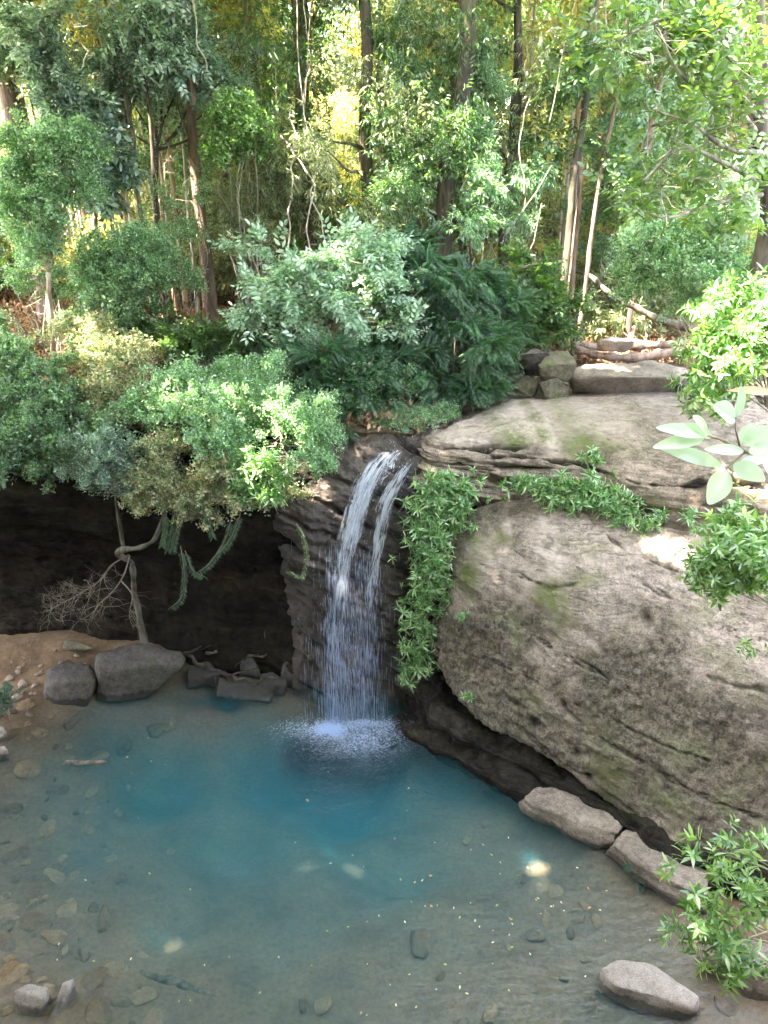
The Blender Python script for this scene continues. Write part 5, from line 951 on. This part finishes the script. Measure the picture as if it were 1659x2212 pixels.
droop('hanging_fern', 'cluster of dark fronds hanging beside the looping limb of the leaning tree', [[(380,1090,10.7),(372,1140,10.65),(362,1190,10.6)],[(395,1100,10.7),(380,1150,10.6),(372,1190,10.6)],[(420,1080,10.7),(440,1110,10.65),(455,1130,10.6)],[(360,1110,10.7),(355,1150,10.65),(350,1180,10.6)]], seed=2)
droop('hanging_fern', 'arching dark fronds in the middle of the cave mouth', [[(500,1120,10.8),(485,1170,10.7),(455,1215,10.6),(430,1235,10.6)],[(520,1110,10.8),(500,1160,10.7),(480,1190,10.65)],[(470,1090,10.8),(450,1120,10.7),(460,1160,10.65)]], seed=3)
droop('hanging_fern', 'single pale fern stem dangling in front of the rock just left of the waterfall', [[(640,1130,10.85),(655,1160,10.8),(662,1200,10.75),(652,1245,10.7),(625,1235,10.7)]], leaf='gloss', seed=4, s=.08)
# ------------------------------------------------------------------ lianas
LI = [([(655,300,16),(690,330,15.6),(672,420,15.3),(690,470,15.2),(702,550,15)], 'right-hand of the pale lianas looping down over the silvery shrub'),
 ([(600,290,16),(640,340,15.6),(675,400,15.2),(665,470,15.1),(672,560,15)], 'pale liana crossing behind the other loops above the silvery shrub'),
 ([(625,230,16.5),(632,330,15.8),(624,420,15.4),(628,520,15.2),(618,600,15)], 'left-hand straight pale liana above the silvery shrub'),
 ([(660,0,16.5),(668,120,16.3),(655,230,16.),(690,330,15.6)], 'pale liana dropping from the top through the creepers'),
 ([(410,0,15.5),(430,90,15.4),(445,150,15.4)], 'thin pale liana at the top near the blue-green small tree'),
 ([(1130,100,16),(1140,200,16),(1125,320,15.8),(1128,420,15.6)], 'long thin pale liana hanging by the dark trunk over the creek bushes'),
 ([(720,60,16.4),(735,200,16.2),(715,330,16),(722,400,15.9)], 'thin grey liana left of the black middle trunk'),
 ([(1000,220,15.8),(1010,330,15.6),(990,420,15.5)], 'short liana on the heavy leaning trunk')]
for i, (L, lab) in enumerate(LI):
    P = cr([W(*p) for p in L], 60); P = P+np.stack([fbm(P, 2, (1.5, 1.5, 1.5), i), 0*P[:, 0], 0*P[:, 0]], 1)*.12
    m = MB(); m.tube(P, [.014 if i < 3 else .009]*60, 6, .2); tag(m.build('liana', M['vine'], smooth=True), lab, 'liana')
# ------------------------------------------------------------------ background forest: a few kinds, then copies
def copy_thing(o, loc, rz, s, sz=None):
    c = o.copy(); col.objects.link(c); c.location = loc; c.rotation_euler = (0, 0, rz); c.scale = (s, s, sz or s)
    for ch in o.children: d = ch.copy(); col.objects.link(d); d.parent = c
    return c
kinds = [('bark_tan', .06, 'fineg', 'slender tan-barked tree standing in the backlit forest', 'slender tan trees in the far forest'),
 ('bark_grey', .055, 'mid', 'slender grey-barked tree standing in the backlit forest', 'slender grey trees in the far forest'),
 ('bark_orange', .05, 'yellow', 'slender rusty-barked tree standing in the backlit forest', 'slender rusty trees in the far forest'),
 ('bark_brown', .075, 'mid', 'slender brown-barked tree standing in the backlit forest', 'slender brown trees in the far forest')]
rr = np.random.default_rng(12)
far = []
for i, (bk, r0, lf, lab, gp) in enumerate(kinds):
    for j in range(2):
        b = np.array([0, 30., 0.]); top = b+np.array([rr.normal()*.5, rr.normal()*.3, 17]); P = np.linspace(b, top, 30)
        c = vclumps(P, 9, .7, i*5+j, 1.0, 2.5, 9)+vclumps(P, 3, .8, i*7+j, 1.0, 9, 12)
        far.append(mktree('forest_tree', b, top, r0, M[bk], lab, clumps=c, n=520, kind='cloud', leaf=lf, size=.36, seed=40+i*3+j, bend=.012, group=gp, gap=.4, inner=.15))
for j, bk in enumerate(('bark_tan', 'bark_white')):
    b = np.array([0, 30., 0.]); top = b+np.array([rr.normal()*.3, 0, 16]); P = np.linspace(b, top, 30)
    far.append(mktree('forest_tree', b, top, .045, M[bk], ['bare tan pole-like tree standing in the backlit forest', 'bare whitish pole-like tree standing in the backlit forest'][j], clumps=vclumps(P, 5, .5, 300+j, .6, 5, 12), n=130, kind='cloud', leaf='yellow', size=.45, seed=300+j, bend=.008, group=['bare tan poles in the far forest', 'bare whitish poles in the far forest'][j], gap=.4, inner=.15, r1=.7))
used = set()
def putfar(j, x, y, s):
    loc = (x, y, float(gz_(x, y))-.1); a = rr.uniform(0, 6.28)
    if j not in used: used.add(j); o = far[j]; o.location = loc; o.rotation_euler = (0, 0, a); o.scale = (s, s, s)
    else: copy_thing(far[j], loc, a, s)
spots = []
for _ in range(4000):
    if len(spots) >= 105: break
    y = 19.5+rr.uniform(0, 1)**1.1*24; x = rr.uniform(-.62, .62)*y
    if all((x-a)**2+(y-b)**2 > 1.4 for a, b in spots): spots.append((x, y))
for i, (x, y) in enumerate(spots): putfar(i % 8, x, y, rr.uniform(.8, 1.25)*(1.15 if y > 40 else 1))
for k in range(95):                                                 # the tan stand at the left
    u = rr.choice([rr.uniform(330, 430), rr.uniform(530, 610), rr.uniform(130, 330), rr.uniform(820, 1080), rr.uniform(1100, 1560)]); p = W(u, 400, rr.uniform(17.6, 28)); putfar(int(rr.choice([0, 1, 8, 8, 9, 9])), p[0], p[1], rr.uniform(.75, 1.05))
shk = [('mid', 'long', 'leafy olive shrub in the forest understorey', 'olive understorey shrubs'), ('yellow', 'fine', 'yellow-green backlit shrub in the forest understorey', 'yellow-green understorey shrubs'),
 ('dark', 'broad', 'dark broad-leaved shrub in the forest understorey', 'dark understorey shrubs'), ('dry', 'fine', 'tan dry-leaved shrub in the forest understorey', 'dry understorey shrubs')]
sh = []
for i, (lf, kd, lab, gp) in enumerate(shk):
    for j in range(2):
        cs = [(np.array([rr.normal()*.7, 30+rr.normal()*.5, rr.uniform(.4, 2.2)]), (rr.uniform(.4, .8),)*3) for _ in range(8)]
        t = bush('shrub', lab, 'shrub', cs, 900, kd, lf, .42, twiggy=0, base=[0, 30, 0], seed=60+i*4+j, gap=.45); t['group'] = gp; sh.append(t)
used2 = set()
for i in range(150):
    y = 18+rr.uniform(0, 1)**1.1*26; x = rr.uniform(-.6, .6)*y
    if 1 < x < 6.5 and y < 18.5: continue
    j = int(rr.choice(8, p=[.2, .2, .12, .13, .08, .07, .1, .1])); s = rr.uniform(.7, 1.3)*(1+max(0, y-24)*.035); loc = (x, y, float(gz_(x, y))-.1); a = rr.uniform(0, 6.28)
    if j not in used2: used2.add(j); sh[j].location = loc; sh[j].rotation_euler = (0, 0, a); sh[j].scale = (s, s, s)
    else: copy_thing(sh[j], loc, a, s)
# tall trees on the left bank whose crowns shade the pool (crowns above the picture)
for i, (x, y) in enumerate([(-8.5, 5), (-11.5, 6.5), (-9.3, 8.5), (-13, 9.5), (-7.4, 2.5), (-12, 3), (-15.5, 6), (-16, 11.5), (-10.8, 12), (-14, 14.5), (-18, 9), (-9.2, 10.8), (-10.5, 3.6), (-13.5, 1.2), (-9, .9)]):
    y -= 1.4 if y < 12 else .4; b = np.array([x, y, float(gz_(x, y)) if y > 12.3 else .4]); cc = []; ins = y > 13 and x > -9
    for k in range(14): rad = rr.uniform(1.2, 2.0); q = np.array([x+rr.normal()*1.9+(rr.uniform(.5, 9.5) if x > -12.5 and k > 2 else 0), y+rr.normal()*1.6, rr.uniform(12.6, 18)]); q[2] = max(q[2], 9+.19*q[1]+rad*.8+.4); cc.append((q, (rad, rad, rad*.6)))
    mktree('canopy_tree', b, b+np.array([rr.normal()*.5, 0, 16-b[2]]), .09 if ins else .16, M['bark_dark' if i % 2 else 'bark_brown'], 'tall tree left of the pool whose spreading crown shades the water', clumps=cc, n=1500, kind='cloud', leaf='mid', size=.85, seed=80+i, group='tall shade trees left of the pool', gap=.0, inner=.1)
for i, (x, y) in enumerate([(-11, -4), (-6.5, -6.5), (-2.5, -7.5), (1.5, -7), (5.5, -6), (10, -4.5), (-14, 1), (13, 1), (-8, -10), (4, -11), (9.5, 3.5), (-13.5, 6)]):  # out-of-view trees, added to keep low light out of the cave
    z0 = 7.2 if y < .5 else float(1.0); b = np.array([x, y, z0]); cc = []
    for k in range(8): rad = rr.uniform(1.2, 1.9); cc.append((np.array([x+rr.normal()*1.3, y+rr.normal()*1.0, rr.uniform(z0+1, z0+9.5)]), (rad, rad, rad)))
    mktree('unseen_bank_tree', b, b+np.array([0, 0, 10.]), .15, M['bark_brown'], 'unseen leafy tree added around the viewpoint to block low light', clumps=cc, n=1100, kind='cloud', leaf='mid', size=.95, seed=120+i, group='unseen trees added around the viewpoint', gap=.0, inner=.1)

for k in range(26):
    u = rr.uniform(30, 1500); Y = rr.uniform(15.2, 17.5); v0 = rr.uniform(-150, 200); v1 = v0+rr.uniform(180, 420); P = path(W(u, v0, Y), W(u+rr.normal()*25, v1, Y), 40, .05, int(k*3))
    m = MB(); m.tube(P, [rr.uniform(.005, .009)]*40, 5); tag(m.build('liana', M['vine' if k % 2 else 'twig'], smooth=True), 'thin loose liana hanging among the forest trunks', 'liana', 'thin lianas among the trunks')
# ------------------------------------------------------------------ falling water
def surfY(x, z):                                                    # rock face depth at x, z
    d = (WFG[..., 0]-x)**2+(WFG[..., 2]-z)**2+(WFG[..., 1] > 12.6)*9; return WFG.reshape(-1, 3)[np.argmin(d), 1]
FM = [fallmat('falling_water_a', .45), fallmat('falling_water_b', .3, sc_=18), fallmat('falling_water_c', .35, sc_=26)]
wf = thing('waterfall', 'white two-stranded waterfall sliding over dark rock into the pool', 'waterfall', W(760, 1250, 10.9))
def sheet(name, cl_, wd, mat, off=.07, sd=0, nr=150, nc=26, amt=None, free=.72):
    """cl_: [(u,v,Y or None)]; None follows the rock"""
    C = cr(np.array([[u, v] for u, v in cl_], float), nr); Wd = cr(np.array(wd, float), nr); G = np.zeros((nr, nc, 3)); T = np.zeros((nr, nc))
    t = np.linspace(0, 1, nr); s = np.linspace(-1, 1, nc)
    base = []
    for i in range(nr):
        Y = 11.2
        for _ in range(3): p = W(C[i, 0], C[i, 1], Y); Y = surfY(p[0], p[2])-off
        base.append(Y)
    base = np.array(base)
    k = int(free*nr)
    for i in range(k, nr): base[i] = min(base[i], base[k]-.30*((i-k)/(nr-k)))
    for _ in range(6): base[1:-1] = (base[:-2]+2*base[1:-1]+base[2:])/4
    for i in range(nr):
        for j in range(nc):
            G[i, j] = W(C[i, 0]+s[j]*Wd[i]*.5, C[i, 1]-6*s[j]*s[j], base[i]-.03*(1-s[j]**2))
    fl = np.stack([np.broadcast_to(s[None]*Wd[:, None]*px(11)*.5, (nr, nc))+sd, np.broadcast_to((t*5)[:, None], (nr, nc)), np.full((nr, nc), sd*1.7)], -1)
    G[..., 1] -= .03*noise(fl*np.array([9, 2.2, 1])); 
    th = (1-np.abs(s)**2.2)[None]*np.ones((nr, 1))*(np.interp(t, [0, .06, 1], [.35, 1, 1])[:, None])
    if amt is not None: th = th*cr(np.array(amt, float), nr)[:, None]
    o = build(name, G.reshape(-1, 3), [gridfaces(nr, nc)], mat, wf, smooth=True, attrs={'thick': th})
    a = o.data.attributes.new('flow', 'FLOAT_VECTOR', 'POINT'); a.data.foreach_set('vector', fl.astype(np.float32).ravel()); return o
Lc = [(880,945),(850,968),(812,1010),(785,1060),(768,1110),(752,1170),(742,1230),(735,1290),(728,1350),(722,1420),(716,1500),(713,1575)]
Rc = [(905,975),(885,1000),(858,1040),(835,1085),(822,1140),(812,1200),(802,1260),(798,1320),(792,1390),(788,1460),(785,1530),(783,1575)]
sheet('left_stream', Lc, [76,120,114,104,98,92,90,84,72,62,52,48], FM[0], sd=1, amt=[.8,.9,1.05,1.1,1.1,1.05,1.0,1,.95,.85,.75,.7])
sheet('left_stream', [(u+4, v) for u, v in Lc], [100,140,140,124,112,106,104,104,106,100,92,84], FM[1], off=.10, sd=4, amt=[.7,.85,.9,.95,.95,.9,.9,.85,.8,.7,.65,.6])
sheet('right_stream', Rc, [44,68,74,72,66,64,68,74,84,90,94,96], FM[1], sd=2, amt=[.7,.9,1.05,1.1,1.05,1.05,1.,.9,.75,.65,.6,.55])
sheet('upper_spill', [(860,955),(850,985),(838,1020),(815,1055),(806,1090)], [70,80,60,40,30], FM[1], off=.05, sd=7, amt=[.8,.95,.95,.85,.6], free=1.)
sheet('thin_curtain', [(775,1300),(768,1360),(762,1430),(758,1500),(755,1575)], [100,130,140,150,150], FM[2], off=.16, sd=3, amt=[.6,.8,.85,.85,.85], free=.0)
# separate threads and drops
r_ = np.random.default_rng(21); dm = MB(); N_ = 2600
P = []; L = []; Rr = []
for i in range(N_):
    v = 1180+r_.uniform(0, 1)**.6*390; side = r_.random()
    u = (728+r_.normal()*18 if side < .55 else 785+r_.normal()*22)+(v-1400)*-.02*r_.normal(); u += (r_.random() < .12)*r_.normal()*40
    P.append(W(u, v, 10.85-.5*(v-1180)/400+r_.normal()*.10)); L.append(r_.uniform(.06, .32)*(1+(v-1180)/400)); Rr.append(r_.uniform(.0010, .0022))
for i in range(500):
    j = r_.integers(0, 12); u, v = (Lc if r_.random() < .6 else Rc)[j]; P.append(W(u+r_.normal()*30, v+r_.uniform(-20, 20), 11.05 if v > 1100 else 11.2)+[0, -.1, 0]); L.append(r_.uniform(.01, .05)); Rr.append(.003)
P = np.array(P); L = np.array(L); Rr = np.array(Rr); n = len(P); a = np.linspace(0, 2*np.pi, 3, endpoint=False)
ring = P[:, None]+np.stack([np.cos(a), np.sin(a), 0*a], 1)[None]*Rr[:, None, None]
V = np.concatenate([ring, (P+np.array([0, 0, .5])*L[:, None])[:, None], (P-np.array([0, 0, .5])*L[:, None])[:, None]], 1).reshape(-1, 3)
b = (np.arange(n)*5)[:, None, None]; Fc = (np.array([[0, 1, 3], [1, 2, 3], [2, 0, 3], [1, 0, 4], [2, 1, 4], [0, 2, 4]])[None]+b).reshape(-1, 3)
build('falling_drops', V, [Fc], M['drop'], wf)
# splash and foam: small flakes of froth on the water round the landing point
def froth(name, cs, n, seed):
    r_ = np.random.default_rng(seed); X = []; S = []
    for (u, v, ru, rv_, w_) in cs:
        c = WZ(u, v, 0); e = WZ(u+ru, v, 0)[0]-c[0]; f = abs(WZ(u, v-rv_, 0)[1]-c[1]); k = int(n*w_); q = r_.normal(size=(k, 2))*.62; rr_ = np.linalg.norm(q, axis=1)
        X.append(np.stack([c[0]+q[:, 0]*e, c[1]+q[:, 1]*f, .004+.05*np.abs(r_.normal(size=k))*np.exp(-rr_*1.6)], 1)); S.append(r_.uniform(.0035, .012, k)*np.exp(-rr_*.45))
    X = np.concatenate(X); S = np.concatenate(S); rr0 = r_.random(len(X))*.6; kk = fbm(X*[1, 1, 0], 3, (3.5, 3.5, 1), seed) > -.35-rr0; X = X[kk]; S = S[kk]; n = len(X)
    ang = r_.uniform(0, 6.28, n); el = r_.uniform(1., 3.2, n); T = np.array([[1, 0, 0], [.2, .45, .3], [-1, .1, .1], [-.1, -.5, .35], [0, 0, .6]])
    ca, sa = np.cos(ang), np.sin(ang); ox = T[:, 0][None]*el[:, None]; oy = np.broadcast_to(T[:, 1][None], (n, 5))
    V = np.stack([X[:, :1]+(ox*ca[:, None]-oy*sa[:, None])*S[:, None], X[:, 1:2]+(ox*sa[:, None]+oy*ca[:, None])*S[:, None]*.7, X[:, 2:]+T[:, 2][None]*S[:, None]*.6], -1).reshape(-1, 3)
    b = (np.arange(n)*5)[:, None, None]; Fc = (np.array([[0, 1, 4], [1, 2, 4], [2, 3, 4], [3, 0, 4]])[None]+b).reshape(-1, 3)
    build(name, V, [Fc], M['foam'], wf)
froth('splash_foam', [(712,1578,34,14,.26),(780,1565,50,10,.12),(712,1580,75,26,.34),(790,1600,85,34,.3),(760,1618,110,22,.08),(830,1570,60,22,.12),(640,1575,60,20,.05)], 14000, 1)
# spray mound at the main landing point
q = r_.normal(size=(900, 3)); q[:, 2] = np.abs(q[:, 2]); c = WZ(712, 1577, 0); X = c+q*np.array([.13, .10, .055]); n = len(X); S = r_.uniform(.005, .013, n); T = np.array([[1, 0, -.6], [-.6, .8, -.6], [-.6, -.8, -.6], [0, 0, 1]])
V = (X[:, None]+T[None]*S[:, None, None]).reshape(-1, 3); b = (np.arange(n)*4)[:, None, None]
build('spray', V, [(np.array([[0, 1, 3], [1, 2, 3], [2, 0, 3]])[None]+b).reshape(-1, 3)], M['foam'], wf)
a_ = np.linspace(0, 2*np.pi, 24, endpoint=False); b_ = np.linspace(.08, np.pi-.08, 12); Gs = np.stack([np.sin(b_)[:, None]*np.cos(a_)*1.15, np.sin(b_)[:, None]*np.sin(a_)*.6, np.cos(b_)[:, None]+0*a_], -1)
Gs = Gs*np.array([1, 1, .5])+WZ(745, 1590, 0)+[0, 0, -.53]; build('bubbles', Gs.reshape(-1, 3), [gridfaces(12, 24, True), np.array([np.arange(24)[::-1]]), np.array([np.arange(24)+11*24])], M['bub'], wf)
# shallow stream feeding the fall
st = MB(); P = cr([W(*p) for p in [(1062,884,13.1),(1020,903,12.6),(985,918,12.35),(950,930,12.15),(905,936,12.05),(875,948,11.95)]], 30); T = np.gradient(P, axis=0); Bn = np.cross(T, [0, 0, 1.]); Bn /= np.linalg.norm(Bn, axis=1)[:, None]
wd = np.linspace(.10, .24, 30)[:, None]; G_ = np.stack([P-Bn*wd*1., P+Bn*0+[0, 0, .02], P+Bn*wd], 1)+[0, 0, .03]; st_o = build('stream_water', G_.reshape(-1, 3), [gridfaces(30, 3)], FM[1], smooth=True, attrs={'thick': np.full(90, .8)})
fl = np.stack([np.tile([-.2, 0, .2], 30), np.repeat(np.linspace(0, 2, 30), 3), np.zeros(90)], -1); a = st_o.data.attributes.new('flow', 'FLOAT_VECTOR', 'POINT'); a.data.foreach_set('vector', fl.astype(np.float32).ravel()); tag(st_o, kind='structure')
# ------------------------------------------------------------------ floating leaves on the pool
def fleaf(mat, lab, grp, s):
    V, Fc = tleaf([-s/2, 0, 0], [1, 0, 0], [0, 0, 1], s, s*.42, 'oval', .05); o = build('floating_leaf', np.array(V)+[0, 0, .0], [np.array(Fc)], M[mat]); return tag(o, lab, 'leaf', grp)
protos = [fleaf('floaty', 'yellow fallen leaf floating on the pool', 'yellow floating leaves', .05), fleaf('floato', 'orange-brown fallen leaf floating on the pool', 'orange floating leaves', .055), fleaf('floatp', 'pale fallen leaf floating on the pool', 'pale floating leaves', .045), fleaf('floatg', 'green fallen leaf floating on the pool', 'green floating leaves', .045)]
r_ = np.random.default_rng(9); spots = []
for _ in range(80): u = 1100+r_.normal()*210; v = 1930+r_.normal()*110; spots.append((u, v))
for _ in range(30): spots.append((r_.uniform(60, 900), r_.uniform(1560, 2200)))
used3 = set(); shore = lambda x: 0
for u, v in spots:
    if not (1560 < v < 2205): continue
    if (v-1600) < (u-880)*.62 or (u-1130 > 0 and v < 1760+(u-1130)*.75): continue
    p = WZ(u, v, .008); j = int(r_.choice(4, p=[.3, .2, .35, .15])); o = protos[j]
    if j in used3: o = o.copy(); col.objects.link(o)
    used3.add(j); s = r_.uniform(.5, 1.15); o.location = p; o.rotation_euler = (r_.normal()*.08, r_.normal()*.08, r_.uniform(0, 6.28)); o.scale = (s, s, s)
# the bank the viewer stands on, behind and below the camera
gx, gy = np.meshgrid(np.linspace(-16, 16, 60), np.linspace(-14, .55, 30)); gz = 7.3+.15*fbm(np.stack([gx, gy, gx*0], -1), 3, (.6, .6, 1)); Gk = np.stack([gx, gy, gz], -1); ft = Gk[-1].copy(); ft[:, 2] = -1.; ft[:, 1] -= .2; Gk = np.concatenate([Gk, ft[None]])
tag(build('near_bank', Gk.reshape(-1, 3), [gridfaces(*Gk.shape[:2])], M['ground'], smooth=True), kind='structure')

# ------------------------------------------------------------------ thin forest haze
V = np.array([[x, y, z] for x in (-75, 75) for y in (-20, 130) for z in (-4.5, 48.)]); Fh = np.array([[0, 1, 3, 2], [4, 6, 7, 5], [0, 4, 5, 1], [2, 3, 7, 6], [0, 2, 6, 4], [1, 5, 7, 3]])
m, nt, out = newmat('haze'); pv = nd(nt, 'VolumePrincipled', {'Color': (.95, .93, 1., 1), 'Density': .0003, 'Anisotropy': .3}); nt.links.new(pv.outputs[0], out.inputs[1])
tag(build('haze', V, [Fh], m), kind='stuff')
